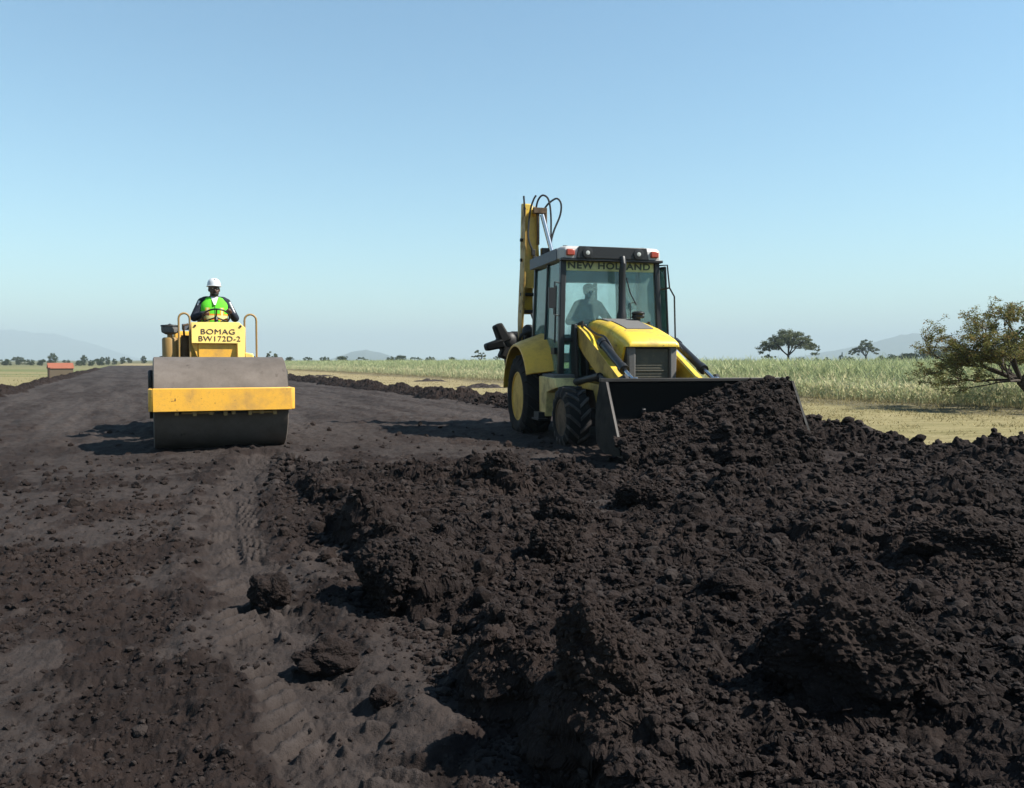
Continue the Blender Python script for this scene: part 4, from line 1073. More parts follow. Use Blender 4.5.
# ---------------------------------------------------------------- people
def build_person(world, ang, label, shirt, with_vest, hat, face_turn=0.0, hands=None, elbows=None, lean=0.0):
    """seated figure; origin at the seat. (x, f, z), facing +f"""
    root = empty('person', None, world, ang)
    tag(root, label, 'person')
    H = hands or [(-.16, .36, .36), (.20, .36, .36)]
    E = elbows or [(-.31, .08, .30), (.33, .12, .30)]
    b = MB()
    # torso and pelvis
    b.ell((0, 0, .10), (.165, .13, .13)); b.cap((0, 0, .12), (0, .01 + lean, .40), .115, .122); b.ell((0, .01 + lean, .42), (.185, .115, .17))
    b.cap((-.12, lean, .51), (.12, lean, .51), .085, .085)
    b.cap((0, .01 + lean, .52), (0, .035 + lean, .64), .070, .062)
    hc = Vector((0, .055 + lean, .715)); T = Matrix.Rotation(-face_turn, 3, 'Z')
    def hp(x, f, z): q = T @ Vector((x, f, z)); return (hc.x + q.x, hc.y + q.y, hc.z + q.z)
    b.ell(hp(0, -.01, .025), (.080, .100, .105)); b.ell(hp(0, .022, -.045), (.068, .074, .080)); b.ell(hp(0, .060, -.085), (.034, .028, .026))
    b.cap(hp(0, .086, .02), hp(0, .108, -.022), .010, .015); b.ell(hp(0, .082, -.058), (.026, .014, .008)); b.ell(hp(0, .083, -.07), (.022, .012, .007))
    b.cap(hp(-.035, .082, .035), hp(.035, .082, .035), .012, .012)
    for s in (-1, 1):
        b.ell(hp(s * .078, -.005, -.005), (.012, .022, .033)); b.ell(hp(s * .04, .06, -.025), (.022, .02, .02))
    for s, e, h in ((-1, E[0], H[0]), (1, E[1], H[1])):
        sh = (s * .172, lean, .515)
        b.cap(sh, e, .058, .045); b.cap(e, h, .043, .030)
        hv = (Vector(h) - Vector(e)).normalized(); p0 = Vector(h) + hv * .02; p1 = Vector(h) + hv * .075
        b.cap(tuple(Vector(h) - hv * .01), tuple(p1), .030, .033, 10)
        sidev = hv.cross(Vector((0, 0, 1))).normalized()
        for k, (ln, off) in enumerate(((.045, -.030), (.055, -.010), (.052, .010), (.040, .029))):   # fingers curled round the rim
            a = p1 + sidev * off; m = a + hv * ln * .55 + Vector((0, 0, -.012)); t_ = m + Vector((0, 0, -.034)) - hv * .010
            b.cap(tuple(a), tuple(m), .0105, .0098, 8); b.cap(tuple(m), tuple(t_), .0098, .0085, 8)
        a = p0 - sidev * s * .028; b.cap(tuple(a), tuple(a - sidev * s * .022 + hv * .03 + Vector((0, 0, -.02))), .013, .010, 8)
    for s in (-1, 1):
        hip, kn, an = (s * .10, .02, .09), (s * .17, .44, .11), (s * .16, .50, -.30)
        b.cap(hip, kn, .085, .060); b.cap(kn, an, .057, .042); b.cap((s * .16, .48, -.355), (s * .17, .64, -.37), .045, .036)
    b.build('body', M['skin'], root, voxel=.0075, smooth=3)
    # shirt
    b = MB(); g = .014
    b.cap((0, 0, .10), (0, .01 + lean, .40), .120 + g, .124 + g); b.ell((0, .01 + lean, .42), (.185 + g, .116 + g, .17)); b.cap((-.12, lean, .515), (.12, lean, .515), .085 + g, .085 + g)
    b.cap((0, .008 + lean, .55), (0, .02 + lean, .60), .085, .066)
    for s, e, h in ((-1, E[0], H[0]), (1, E[1], H[1])):
        b.cap((s * .172, lean, .515), e, .062 + g, .05 + g); w = tuple(Vector(e).lerp(Vector(h), .86)); b.cap(e, w, .049 + g, .034 + g * .8)
    b.build('shirt', shirt, root, voxel=.010, smooth=2)
    b = MB()
    for s in (-1, 1):
        hip, kn, an = (s * .10, .02, .09), (s * .17, .44, .11), (s * .16, .49, -.27)
        b.cap(hip, kn, .10, .075); b.cap(kn, an, .073, .062)
    b.ell((0, 0, .09), (.185, .15, .13)); b.build('trousers', M['trouser'], root, voxel=.012, smooth=2)
    for s in (-1, 1):
        b = MB(); b.cap((s * .16, .475, -.365), (s * .17, .66, -.375), .055, .045); b.cap((s * .16, .49, -.28), (s * .16, .49, -.36), .058, .058)
        b.build('boot', M['seat'], root, voxel=.012, smooth=1)
    for s in (-1, 1):
        b = MB(); b.ell(hp(s * .031, .083, .012), (.011, .007, .006)); b.build('eye', M['collar'], root)
    b = MB()
    b.ell(hp(0, -.022, .035), (.083, .095, .10)); b.build('hair', M['hair'], root)
    b = MB(); b.ell(hp(0, .055, -.075), (.048, .042, .034)); b.ell(hp(0, .091, -.046), (.028, .012, .007)); b.build('beard', M['hair'], root)
    if with_vest:
        b = MB(); rows = []
        for z, rx, ry in ((.10, .185, .165), (.22, .192, .165), (.34, .210, .162), (.44, .222, .152), (.51, .205, .130), (.575, .150, .11), (.60, .105, .10)):
            rows.append([(rx * math.copysign(abs(math.cos(a)) ** .8, math.cos(a)), .01 + lean + ry * math.copysign(abs(math.sin(a)) ** .8, math.sin(a)), z) for a in [2 * math.pi * k / 28 for k in range(28)]])
        b.loft(rows); b.build('safety_vest', M['vest'], root, subsurf=1)
        b = MB(); b.hexa([(-.035, .085 + lean, .60), (.035, .085 + lean, .60), (.012, .160 + lean, .48), (-.012, .160 + lean, .48), (-.06, .105 + lean, .60), (.06, .105 + lean, .60), (.014, .178 + lean, .47), (-.014, .178 + lean, .47)]); b.build('collar', M['collar'], root, .004)
        for (s, e) in ((1, E[1]), (-1, E[0])):   # pale shoulder stripes on the sleeves
            b = MB(); a = Vector((s * .185, lean, .515)); d = Vector(e)
            sd = Vector((s * .030, .058, .02)); b.tube([tuple(a.lerp(d, k) + sd * (1 - .12 * i)) for i, k in enumerate((.05, .35, .7, .95) if s > 0 else (.0, .15, .28))], .017, 8); b.build('sleeve_stripe', M['collar'], root)
    b = MB()
    if hat == 'helmet':
        prof = [(.001, .152), (.042, .148), (.078, .128), (.100, .090), (.108, .048), (.110, .032), (.104, .030)]
        rings = []
        for r, z in prof: rings.append([hp(r * math.cos(a) * .94, -.012 + r * 1.10 * math.sin(a), z + .022) for a in [2 * math.pi * k / 32 for k in range(32)]])
        b.loft(rings)
        brim = []
        for rr, z in ((1.0, .050), (1.0, .058), (1.14, .050), (1.14, .043)):
            brim.append([hp(.108 * (1 + (rr - 1) * .7) * math.cos(a) * .94, -.012 + .120 * math.sin(a) * (rr if math.sin(a) < 0 else 1 + (rr - 1) * 2.6), z) for a in [2 * math.pi * k / 32 for k in range(32)]])
        b.loft(brim); b.cap(hp(0, -.10, .125), hp(0, .07, .150), .014, .014)
        b.build('helmet', M['helmet'], root)
    else:
        b.ell(hp(0, -.015, .07), (.094, .11, .075)); b.loft([[hp(x, f, z) for x, f, z in ((-.07, .075, .055), (.07, .075, .055), (.07, .075, .067), (-.07, .075, .067))], [hp(x, f, z) for x, f, z in ((-.045, .165, .035), (.045, .165, .035), (.045, .165, .044), (-.045, .165, .044))]]); b.build('cap', M['cap'], root)
    return root

def local_to_world(pos, ang, x, f):
    c, s = math.cos(ang), math.sin(ang)
    return pos[0] + x * c + f * s, pos[1] + x * s - f * c

build_roller(); build_backhoe()
px, py = local_to_world(RL_POS, RL_ANG, .055, -1.98)
build_person((px, py, 1.52), RL_ANG, 'person in a white helmet and green high visibility vest driving the road roller', M['shirt'], True, 'helmet', R(6),
             [(-.165, .32, .33), (.215, .30, .36)], [(-.29, .05, .28), (.30, .07, .28)])
px, py = local_to_world(BH_POS, BH_ANG, -.06, -1.86)
build_person((px, py, 1.50), BH_ANG, 'person in a dark cap and grey shirt seated behind the loader windscreen', M['shirt_grey'], False, 'cap', R(18),
             [(-.14, .33, .25), (.18, .33, .25)], [(-.33, .05, .26), (.33, .08, .26)])
# ---------------------------------------------------------------- vegetation
def leaf_cloud(centers, radii, per, size, g, flat=.6, up=.3):
    """many small leaf faces spread through clumps"""
    C = np.repeat(centers, per, 0); Rr = np.repeat(radii, per)
    n = len(C); d = g.normal(size=(n, 3)); d /= np.linalg.norm(d, axis=1)[:, None]
    p = C + d * (Rr * g.random(n) ** .5)[:, None] * np.array([1, 1, flat])
    a = g.normal(size=(n, 3)); a[:, 2] *= .6; a /= np.linalg.norm(a, axis=1)[:, None]
    b = np.cross(a, g.normal(size=(n, 3))); b /= np.linalg.norm(b, axis=1)[:, None]
    L = size * g.uniform(.6, 1.4, n)[:, None]
    V = np.stack([p - a * L, p + b * L * .45, p + a * L, p - b * L * .45], 1).reshape(-1, 3)
    F = np.arange(n * 4).reshape(-1, 4)
    tint = np.repeat(np.clip(np.repeat(g.random(len(centers)), per) * .6 + g.random(n) * .4, 0, 1), 4)
    return V, F, tint

BARK = mat_simple('bark_grey_brown', (.06, .047, .038), .9, 0, .15, .35, 14, .4)
BARK_D = mat_simple('bark_dark', (.035, .027, .022), .9, 0, .15, .35, 14, .4)
LEAF_AC = mat_leaf('acacia_leaf', (.085, .10, .055), (.17, .185, .105))
LEAF_BUSH = mat_leaf('bush_leaf', (.030, .045, .018), (.075, .095, .038))
LEAF_DRY = mat_leaf('dry_leaf', (.15, .10, .04), (.30, .21, .09), .3)
LEAF_GREEN = mat_leaf('fresh_leaf', (.07, .12, .015), (.16, .22, .04), .35)
LEAF_THORN = mat_leaf('thorn_leaf', (.125, .125, .040), (.27, .26, .09), .3)

def acacia(name, x, y, H, W, seed, label, cat='tree', lean=.0, clumps=70, per=60, group=None, low=.45, leaf=None, flat=.6, ls=.16, deep=.42):
    g = np.random.default_rng(seed)
    z0 = float(ground_h(np.array([x]), np.array([y]))[0])
    root = empty(name, None, (x, y, z0)); tag(root, label, cat, group)
    # crown clumps on an uneven umbrella
    cs, rs = [], []
    for k in range(clumps):
        a = g.uniform(0, 2 * math.pi); r = math.sqrt(g.random()) * (1 + .18 * math.sin(2 * a + seed) + .12 * math.sin(5 * a + 2 * seed))
        top = H * (1 - .34 * r ** 2.0)
        z = top - g.random() ** 1.1 * H * deep * (1.1 - .45 * r)
        cs.append((W / 2 * r * math.cos(a) + lean * H, W / 2 * r * math.sin(a), z)); rs.append(W * g.uniform(.045, .085))
    cs, rs = np.array(cs), np.array(rs)
    b = MB(); fork = Vector((lean * H * .35, 0, H * .30))
    tr = H * .035
    b.tube([(0, 0, -.2), (lean * H * .1, 0, H * .12), tuple(fork)], [tr * 1.35, tr, tr * .85], 9)
    limbs = []
    for k in range(6):
        a = 2 * math.pi * (k + g.uniform(-.3, .3)) / 6; rr = W * g.uniform(.16, .30)
        e = Vector((rr * math.cos(a) + lean * H, -rr * math.sin(a), H * g.uniform(.55, .68)))
        m = fork.lerp(e, .5) + Vector((0, 0, -H * .03)); b.tube([tuple(fork), tuple(m), tuple(e)], [tr * .6, tr * .45, tr * .32], 7); limbs.append(e)
    for c in cs[:: 2]:
        q = Vector((c[0], -c[1], c[2])); e = min(limbs, key=lambda l: (l - q).length)
        m = e.lerp(q, .5) + Vector((g.uniform(-.03, .03) * W, g.uniform(-.03, .03) * W, -.02 * H)); b.tube([tuple(e), tuple(m), tuple(q)], [tr * .28, tr * .2, tr * .08], 5)
    b.build('trunk', BARK_D, root)
    V, F, t = leaf_cloud(cs, rs, per, ls, g, flat)
    mesh_np('crown', V, F, leaf or LEAF_AC, root, attrs={'tint': t})
    return root

def bush_proto(seed, name, label, group, cat='bush'):
    g = np.random.default_rng(seed)
    root = empty(name); tag(root, label, cat, group)
    n = 34; a = g.uniform(0, 6.28, n); r = np.sqrt(g.random(n)) * .42
    z = .08 + .84 * g.random(n) * (1 - 1.3 * r * r); cs = np.stack([r * np.cos(a), r * np.sin(a), z], -1)
    V, F, t = leaf_cloud(cs, g.uniform(.09, .19, n), 42, .055, g, .8)
    b = MB()
    for k in range(5):
        aa = 1.26 * k; b.tube([(0, 0, -.05), (.08 * math.cos(aa), .08 * math.sin(aa), .25), (.25 * math.cos(aa), .25 * math.sin(aa), .6)], [.03, .022, .008], 5)
    b.build('trunk', BARK_D, root); mesh_np('crown', V, F, LEAF_BUSH, root, attrs={'tint': t})
    return root

def copy_tree(o, parent=None):
    c = o.copy(); COL.objects.link(c); c.parent = parent
    for ch in list(o.children): copy_tree(ch, c)
    return c

def put_bush(proto, used, x, y, w, h, rz, label=None, group=None):
    o = proto if not used[0] else copy_tree(proto); used[0] = True
    z = float(ground_h(np.array([x]), np.array([y]))[0])
    o.location = (x, y, z - .05 * h); o.scale = (w, w, h); o.rotation_euler = (0, 0, rz)
    if label: o['label'] = label
    if group: o['group'] = group
    return o

def px_at(px, d): return (px - 512) / 850 * d

# acacias standing in the field
acacia('acacia_tree', px_at(788, 150), 150, 6.7, 8.6, 3, 'larger umbrella crowned acacia standing alone beyond the crop, right of the loader', clumps=170, per=60, ls=.15)
acacia('acacia_tree', px_at(866, 245), 245, 7.1, 7.2, 9, 'smaller acacia farther off, between the big acacia and the thorn tree', lean=-.05, clumps=90, per=50, ls=.17)
acacia('small_tree', px_at(768, 150), 150, 2.9, 2.4, 21, 'small dark tree at the left foot of the big acacia', clumps=16, per=40, ls=.14)
acacia('small_tree', px_at(480, 190), 190, 3.7, 3.2, 22, 'small dark tree showing just left of the loader rear wheel', clumps=26, per=46, ls=.17)
acacia('small_tree', px_at(272, 170), 170, 3.0, 2.6, 23, 'dark tree top showing right of the roller drum', clumps=24, per=50, ls=.16)
# tree line, bush by bush
gl = 'bushes in the far tree line on the left'; gc = 'bushes in the far tree line behind the crop'; gr = 'dark bushes on the far right'
rb = random.Random(11)
protos = [[bush_proto(40 + k, 'bush', 'low dark bush in the far tree line left of the roller', gl), [False]] for k in range(4)]
for i, (px, hp, wp) in enumerate([(6, 5, 12), (19, 7, 13), (31, 5, 9), (42, 5, 9), (66, 4, 8), (79, 4, 7), (92, 5, 7), (98, 5, 8), (108, 7, 6), (115, 5, 6), (123, 6, 6), (129, 4, 7)]):
    d = 330 + rb.uniform(-40, 40); k = i % 4
    put_bush(protos[k][0], protos[k][1], px_at(px, d), d, wp * d / 850, (hp + 1.2) * d / 850 + .4, rb.uniform(0, 6))
sp = bush_proto(60, 'bush', '', gl)
for px, hp, wp, lab in ((53, 11, 10, 'tallest bush of the left tree line, right above the small brick hut'), (84, 9, 8, 'round dark bush of the left tree line, right of the brick hut'), (102, 7, 8, 'dark bush in the left tree line near the roller, second tallest there'), (144, 6, 6, 'lone dark bush on the rise just left of the roller')):
    d = 320; o = copy_tree(sp); z = float(ground_h(np.array([px_at(px, d)]), np.array([float(d)]))[0])
    o.location = (px_at(px, d), d, z - .1); o.scale = (wp * d / 850, wp * d / 850, (hp + 1) * d / 850 + .4); o.rotation_euler = (0, 0, px); o['label'] = lab
    o['group'] = gl
for ch in list(sp.children): bpy.data.objects.remove(ch)
bpy.data.objects.remove(sp)
protos = [[bush_proto(70 + k, 'bush', 'low dark bush along the far edge of the crop between roller and loader', gc), [False]] for k in range(3)]
for i, (px, hp, wp) in enumerate([(290, 3, 10), (308, 3, 12), (325, 4, 10), (342, 4, 14), (362, 3, 12), (392, 4, 12), (401, 5, 12), (416, 3, 14), (430, 4, 10), (452, 3, 8), (497, 4, 9)]):
    d = 300 + rb.uniform(-30, 30); k = i % 3
    put_bush(protos[k][0], protos[k][1], px_at(px, d), d, wp * d / 850, hp * d / 850 + 1.5, rb.uniform(0, 6))
protos = [[bush_proto(80 + k, 'bush', 'low dark bush beyond the crop near the two acacias', gr), [False]] for k in range(2)]
for i, (px, hp, wp) in enumerate([(801, 4, 8), (817, 3, 9), (826, 4, 8), (841, 9, 5), (847, 5, 8), (690, 3, 10), (850, 4, 10)]):
    d = 260 + rb.uniform(-20, 20); k = i % 2
    put_bush(protos[k][0], protos[k][1], px_at(px, d), d, wp * d / 850, hp * d / 850 + 1.2, rb.uniform(0, 6))
gk = 'brown thicket bushes behind the thorn tree'
protos = [[bush_proto(90 + k, 'bush', 'broad brown bush of the thicket behind the thorn tree', gk), [False]] for k in range(2)]
for i, (px, hp, wp) in enumerate([(880, 5, 16), (893, 7, 18), (905, 9, 20), (918, 11, 22), (933, 13, 24), (950, 14, 26), (968, 14, 26), (988, 14, 26), (1010, 14, 26), (1034, 13, 26)]):
    d = 300 + rb.uniform(-15, 15); k = i % 2
    o = put_bush(protos[k][0], protos[k][1], px_at(px, d), d, wp * d / 850, hp * d / 850 + 1.2, rb.uniform(0, 6))

def thorn_tree():
    g = random.Random(17); gn = np.random.default_rng(17)
    bx, by = 12.35, 19.6; z0 = float(ground_h(np.array([bx]), np.array([by]))[0])
    root = empty('thorn_tree', None, (bx, by, z0)); root.scale = (1, 1, .93); tag(root, 'leaning thorn tree with twiggy olive brown crown at the right edge of the verge', 'tree')
    segs, tips, mids = [], [], []
    def grow(p, d, L, r, lev):
        n = 4; pts, rs = [p.copy()], [r]
        for k in range(n):
            d = (d + Vector((g.uniform(-.20, .20), g.uniform(-.20, .20), g.uniform(-.14, .17)))).normalized()
            p = p + d * L / n; pts.append(p.copy()); rs.append(r * (1 - .45 * (k + 1) / n))
        segs.append((pts, rs, lev))
        if lev >= 3: mids.extend(pts[1:])
        if lev == 6 or r < .003: tips.append(p); return
        for k in range(2 if lev < 2 else g.choice((2, 2, 3))):
            ax = Vector((g.uniform(-1, 1), g.uniform(-1, 1), g.uniform(-.5, .6)))
            ax = (ax - d * ax.dot(d)).normalized(); an = g.uniform(.35, .85)
            nd = d * math.cos(an) + ax * math.sin(an)
            if nd.z < -.25: nd.z *= .3
            q = pts[g.choice((2, 3, 4, 4))] if lev > 0 else pts[-1]
            grow(q, nd.normalized(), L * g.uniform(.62, .86), r * .58, lev + 1)
    base = Vector((0, 0, -.1)); fork = Vector((-.62, 0, .72))
    segs.append(([base, Vector((-.25, 0, .3)), fork], [.15, .12, .10], 0))
    for d, L, r in ((Vector((-.95, -.1, .30)), .95, .055), (Vector((-.9, .5, .05)), .85, .045), (Vector((-.8, -.6, .2)), .8, .045), (Vector((-.75, .1, .55)), .85, .05), (Vector((-.80, .35, .30)), .85, .05), (Vector((-.55, -.3, .9)), .80, .05), (Vector((-.1, .2, 1)), .80, .055), (Vector((.45, -.2, .9)), .85, .055), (Vector((.8, .3, .6)), .85, .05), (Vector((-.2, .9, .5)), .75, .045), (Vector((-1, -.2, .12)), .75, .035), (Vector((.1, -.9, .5)), .8, .045)):
        grow(fork.copy(), d.normalized(), L, r, 1)
    b = MB()
    for pts, rs, lev in segs: b.tube([(p.x, -p.y, p.z) for p in pts], [max(r, .0042) for r in rs], 7 if lev < 3 else 4, caps=lev < 3)
    b.build('trunk', BARK, root)
    P = np.array([p[:] for p in mids + tips]); keep = gn.random(len(P)) < .8; P = P[keep]
    V, F, t = leaf_cloud(P, np.full(len(P), .09), 8, .021, gn, .8)
    mesh_np('crown', V, F, LEAF_THORN, root, attrs={'tint': t})
    dry = P[gn.random(len(P)) < .16]; V, F, t = leaf_cloud(dry, np.full(len(dry), .10), 6, .032, gn, .8)
    mesh_np('dry_leaves', V, F, LEAF_DRY, root, attrs={'tint': t})
    c = np.array([(-.50, -.2, 2.08), (-.38, .1, 2.2), (-.6, 0, 1.92), (-.25, -.1, 2.28), (-.05, .1, 2.1), (-.42, .2, 1.78), (.2, 0, 2.3), (.35, .2, 2.0)])
    V, F, t = leaf_cloud(c, np.full(len(c), .20), 90, .040, gn, .8); mesh_np('green_leaves', V, F, LEAF_GREEN, root, attrs={'tint': t})
thorn_tree()

# ---------------------------------------------------------------- crop and grass
def blades(x, y, z, h, w, lean, g):
    """one tapering blade (a triangle) per entry, facing a random way"""
    n = len(x); a = g.uniform(0, 2 * math.pi, n); dx, dy = np.cos(a) * w / 2, np.sin(a) * w / 2
    la = g.uniform(0, 2 * math.pi, n); lx, ly = np.cos(la) * lean * h, np.sin(la) * lean * h
    p0 = np.stack([x - dx, y - dy, z], -1); p1 = np.stack([x + dx, y + dy, z], -1); p2 = np.stack([x + lx, y + ly, z + h], -1)
    return np.stack([p0, p1, p2], 1).reshape(-1, 3)

def build_crop():
    g = np.random.default_rng(8)
    N = 62000
    s = np.exp(g.uniform(math.log(9), math.log(190), N)) - 6.0
    tt = 18.9 + (g.random(N) ** 1.35) * (16 + .1 * np.clip(s, 0, 200)) + .5 * gnoise(s / 3, s * 0, 5) - .8 * np.clip((s - 60) / 60, 0, 1)
    x, y = xy(s, tt); z = ground_h(x, y)
    row = sstep(fbm(x, y, 4, 401, 3), -.8, .6)
    edge = sstep(tt + .9 * fbm(x, y, 1.2, 402, 3), 19.3, 22.5)
    H = (.98 + .16 * row + .14 * g.normal(size=N) * .6) * (.45 + .55 * edge)
    V, T = [], []
    V.append(blades(x, y, z, H, .016, .06, g)); tint = g.random(N)
    dryness = (g.random(N) < .75 * (1 - edge)) * 1.0
    T.append(np.repeat(np.clip(tint * .4 + .3 + dryness, 0, 1), 3))
    for k in range(5):
        f = g.uniform(.15, .85, N); ll = H * g.uniform(.16, .34, N)
        V.append(blades(x + g.normal(size=N) * .03, y + g.normal(size=N) * .03, z + H * f, ll, .040, .8, g)); T.append(np.repeat(np.clip(.30 + .5 * f - .15 + .3 * g.random(N) + dryness * g.random(N), 0, 1), 3))
    V = np.concatenate(V); T = np.concatenate(T); F = np.arange(len(V)).reshape(-1, 3)
    t = NT('crop_leaf'); k = t.attr('tint')
    c = t.mix(1.0, (ALB, ALB, ALB), t.ramp(k, [(.1, (.25, .29, .19)), (.45, (.34, .39, .22)), (.8, (.44, .48, .24)), (1, (.60, .55, .33))]), 'MULTIPLY')
    d = t.n('ShaderNodeBsdfDiffuse'); t.set(d.inputs['Color'], c); tr = t.n('ShaderNodeBsdfTranslucent'); t.set(tr.inputs['Color'], c)
    m = t.n('ShaderNodeMixShader'); m.inputs[0].default_value = .35
    t.t.links.new(d.outputs[0], m.inputs[1]); t.t.links.new(tr.outputs[0], m.inputs[2]); t.t.links.new(m.outputs[0], t.out.inputs['Surface'])
    o = mesh_np('crop', V, F, t.m, attrs={'tint': T}); tag(o, 'field of tall pale green crop reaching to the horizon', 'crop', kind='stuff')
    # pale flower heads on the crop
    n2 = 9000; idx = g.choice(N, n2, replace=False)
    P = np.stack([x[idx], y[idx], z[idx] + H[idx] * g.uniform(.72, .99, n2)], -1)
    V, F, tn = leaf_cloud(P, np.full(n2, .03), 2, .042, g, 1.0)
    o = mesh_np('crop_flowers', V, F, mat_leaf('pale_flower', (.52, .50, .26), (.68, .66, .46), .3), attrs={'tint': tn}); tag(o, 'small pale yellow flower heads over the green crop', 'flowers', kind='stuff')

def build_grass():
    g = np.random.default_rng(12)
    N = 95000
    s = np.exp(g.uniform(math.log(6), math.log(120), N)) - 8.0; tt = g.uniform(9.4, 19.8, N)
    x, y = xy(s, tt); clump = fbm(x, y, .9, 411, 3) + .5 * fbm(x, y, 4, 412, 2)
    k = clump > g.uniform(-.5, .6, N); x, y, tt = x[k], y[k], tt[k]; N = len(x)
    z = ground_h(x, y) - .01; stub = sstep(tt, 16.2, 18)
    H = g.uniform(.02, .075, N) * (1 + 2.6 * stub * (g.random(N) < .35)); V = blades(x, y, z, H, .022, .9, g)
    T = np.repeat(g.random(N) * (1 - .55 * stub), 3)
    o = mesh_np('dry_grass', V, np.arange(len(V)).reshape(-1, 3), mat_leaf('straw', (.17, .14, .06), (.46, .385, .20), .3), attrs={'tint': T}); tag(o, 'short dry grass on the verge between the soil ridge and the crop', 'grass', kind='stuff')
    N = 7000
    s = np.exp(g.uniform(math.log(18), math.log(150), N)); tt = -4.9 - g.random(N) ** 1.4 * 60
    x, y = xy(s, tt); k = (fbm(x, y, 2.2, 413, 3) > g.uniform(-.4, .7, N)); x, y = x[k], y[k]; N = len(x)
    V = blades(x, y, ground_h(x, y) - .01, g.uniform(.06, .22, N), .06, .5, g)
    o = mesh_np('field_grass', V, np.arange(len(V)).reshape(-1, 3), mat_leaf('field_grass_leaf', (.12, .13, .05), (.30, .29, .13), .25), attrs={'tint': np.repeat(g.random(N), 3)}); tag(o, 'low grass tufts on the field left of the road', 'grass', kind='stuff')

def build_debris():
    """clods and dug patches on the verge near the crop, behind the windrow"""
    for px, d, w, h, lab in ((432, 46, 2.6, .24, 'low dark dirt heap on the straw verge halfway between roller and loader'), (482, 36, 2.9, .26, 'wide low dirt heap on the straw verge just left of the loader rear wheel'), (318, 62, 3.5, .22, 'flat dirt heap on the straw verge just right of the roller')):
        n, m = 90, 40; u = np.linspace(-1, 1, n); v = np.linspace(-1, 1, m); U, W = np.meshgrid(u, v)
        x = px_at(px, d) + U * w / 2 * .95 + W * .3; y = d - U * .8 + W * .7
        z = ground_h(x, y) - .03 + h * np.clip(1 - U * U - W * W, 0, 1) * (.45 + .8 * clods(x, y, .5, 501, .8) / .25) * .7
        comp = np.full(z.shape, .8)
        V = np.stack([x, y, z], -1).reshape(-1, 3)
        o = mesh_np('dirt_heap', V, grid_faces(m, n), M['soil'], attrs={'compact': comp}); tag(o, lab, 'dirt heap', 'dirt heaps on the verge')

def build_hut():
    d = 96.0; x = px_at(60.5, d); z0 = float(ground_h(np.array([x]), np.array([d]))[0])
    root = empty('brick_hut', None, (x, d, z0), R(33)); tag(root, 'tiny brown brick hut with an orange red sheet roof in the left field', 'hut')
    t = NT('mud_brick'); o = t.obj(); br = t.n('ShaderNodeTexBrick'); br.inputs['Scale'].default_value = 5; t.set(br.inputs['Vector'], o)
    for i, c in (('Color1', (.30, .20, .115)), ('Color2', (.17, .115, .07)), ('Mortar', (.12, .095, .07))): br.inputs[i].default_value = (*c, 1)
    wall = t.bsdf(t.mix(t.math('MULTIPLY', t.noise(3, 5, .6, o), .5), br.outputs['Color'], (.13, .10, .06)), .95, 0, .1)
    b = MB(); w, h, dp = 1.22, 1.05, .9
    # walls with a low opening in the front
    for x0, x1, z_0, z_1 in ((-w, .02, -.2, h), (.40, w, -.2, h), (.02, .40, .38, h)): b.box(x0, x1, dp - .12, dp, z_0, z_1)
    b.box(-w, w, -dp, -dp + .12, -.2, h); b.box(-w, -w + .12, -dp + .12, dp - .12, -.2, h); b.box(w - .12, w, -dp + .12, dp - .12, -.2, h)
    b.build('wall', wall, root)
    b = MB(); b.prism([(dp + .08, h - .02), (dp + .08, h + .03), (0, h + .62), (-dp - .1, h + .03), (-dp - .1, h - .02), (0, h + .56)], -w - .08, w + .08); b.build('roof', mat_simple('orange_sheet', (.27, .09, .05), .6, 0, .3, .3, 4), root)
    b = MB()
    b.box(-w + .0, -w + .1, dp - .02, dp + .05, -.2, h + .05); b.box(-w - .06, -w + .14, dp - .4, dp + .12, h - .0, h + .10); b.build('gable_post', mat_simple('dark_timber', (.06, .03, .02), .8), root)

build_crop(); build_grass(); build_debris(); build_hut()
# ---------------------------------------------------------------- camera, light, air
cam = bpy.data.cameras.new('camera'); co = bpy.data.objects.new('camera', cam); COL.objects.link(co)
cam.sensor_width = 36; cam.lens = 36 * 850 / 1024; cam.clip_start = .05; cam.clip_end = 40000
co.location = (0, 0, 1.15); co.rotation_euler = (R(90 - 2.29), 0, 0)
scene.camera = co

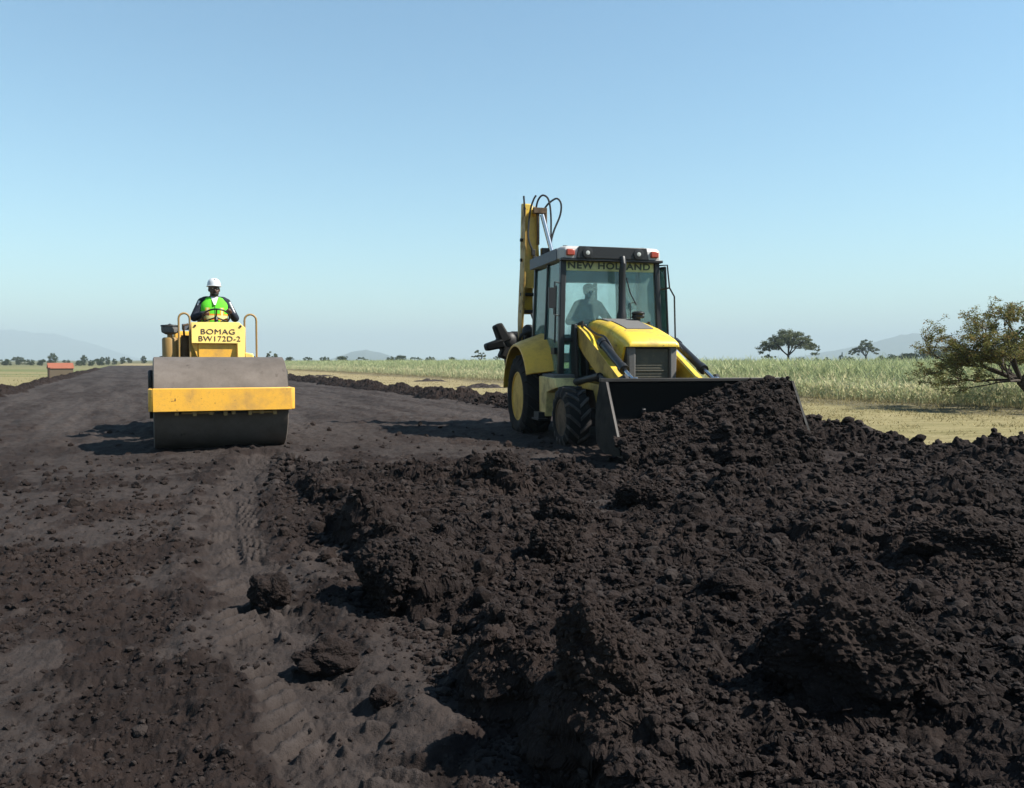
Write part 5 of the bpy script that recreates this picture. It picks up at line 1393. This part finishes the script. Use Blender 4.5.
SUN_EL, SUN_AZ = R(47), math.atan2(1.0, -.13)     # azimuth clockwise from +Y
sv = Vector((math.sin(SUN_AZ) * math.cos(SUN_EL), math.cos(SUN_AZ) * math.cos(SUN_EL), math.sin(SUN_EL)))
sun = bpy.data.lights.new('sun', 'SUN'); sun.energy = 5.0; sun.angle = R(.53); sun.color = (1, .955, .87)
so = bpy.data.objects.new('sun', sun); COL.objects.link(so); so.location = (0, 0, 60)
so.rotation_euler = sv.to_track_quat('Z', 'Y').to_euler()

w = bpy.data.worlds.new('World'); scene.world = w; w.use_nodes = True
wn = w.node_tree; wn.nodes.clear()
sky = wn.nodes.new('ShaderNodeTexSky'); sky.sky_type = 'NISHITA'; sky.sun_disc = False
sky.sun_elevation = SUN_EL; sky.sun_rotation = SUN_AZ; sky.altitude = 1200; sky.air_density = 1.3; sky.dust_density = .4; sky.ozone_density = 1.3
bg = wn.nodes.new('ShaderNodeBackground'); bg.inputs['Strength'].default_value = .072
ow = wn.nodes.new('ShaderNodeOutputWorld')
tint = wn.nodes.new('ShaderNodeMix'); tint.data_type = 'RGBA'; tint.blend_type = 'MULTIPLY'; tint.inputs[0].default_value = 1; tint.inputs[7].default_value = (.79, 1.0, 1.0, 1)
wn.links.new(sky.outputs[0], tint.inputs[6]); wn.links.new(tint.outputs[2], bg.inputs['Color']); wn.links.new(bg.outputs[0], ow.inputs['Surface'])

t = NT('air'); v = t.n('ShaderNodeVolumePrincipled')
v.inputs['Color'].default_value = (.435, .525, .585, 1); v.inputs['Density'].default_value = .00030; v.inputs['Anisotropy'].default_value = 0
t.t.links.new(v.outputs[0], t.out.inputs['Volume'])
b = MB(); b.box(-11500, 11500, -11500, 11500, -60, 330); hz = b.build('haze', t.m); tag(hz, 'thin pale air over the whole plain', 'haze', kind='stuff')

vs = scene.view_settings; vs.view_transform = 'Standard'; vs.look = 'None'; vs.exposure = 1.32; vs.gamma = 1; vs.use_curve_mapping = False
scene.cycles.max_bounces = 8; scene.cycles.transparent_max_bounces = 16; scene.cycles.volume_bounces = 1
scene.cycles.use_denoising = True
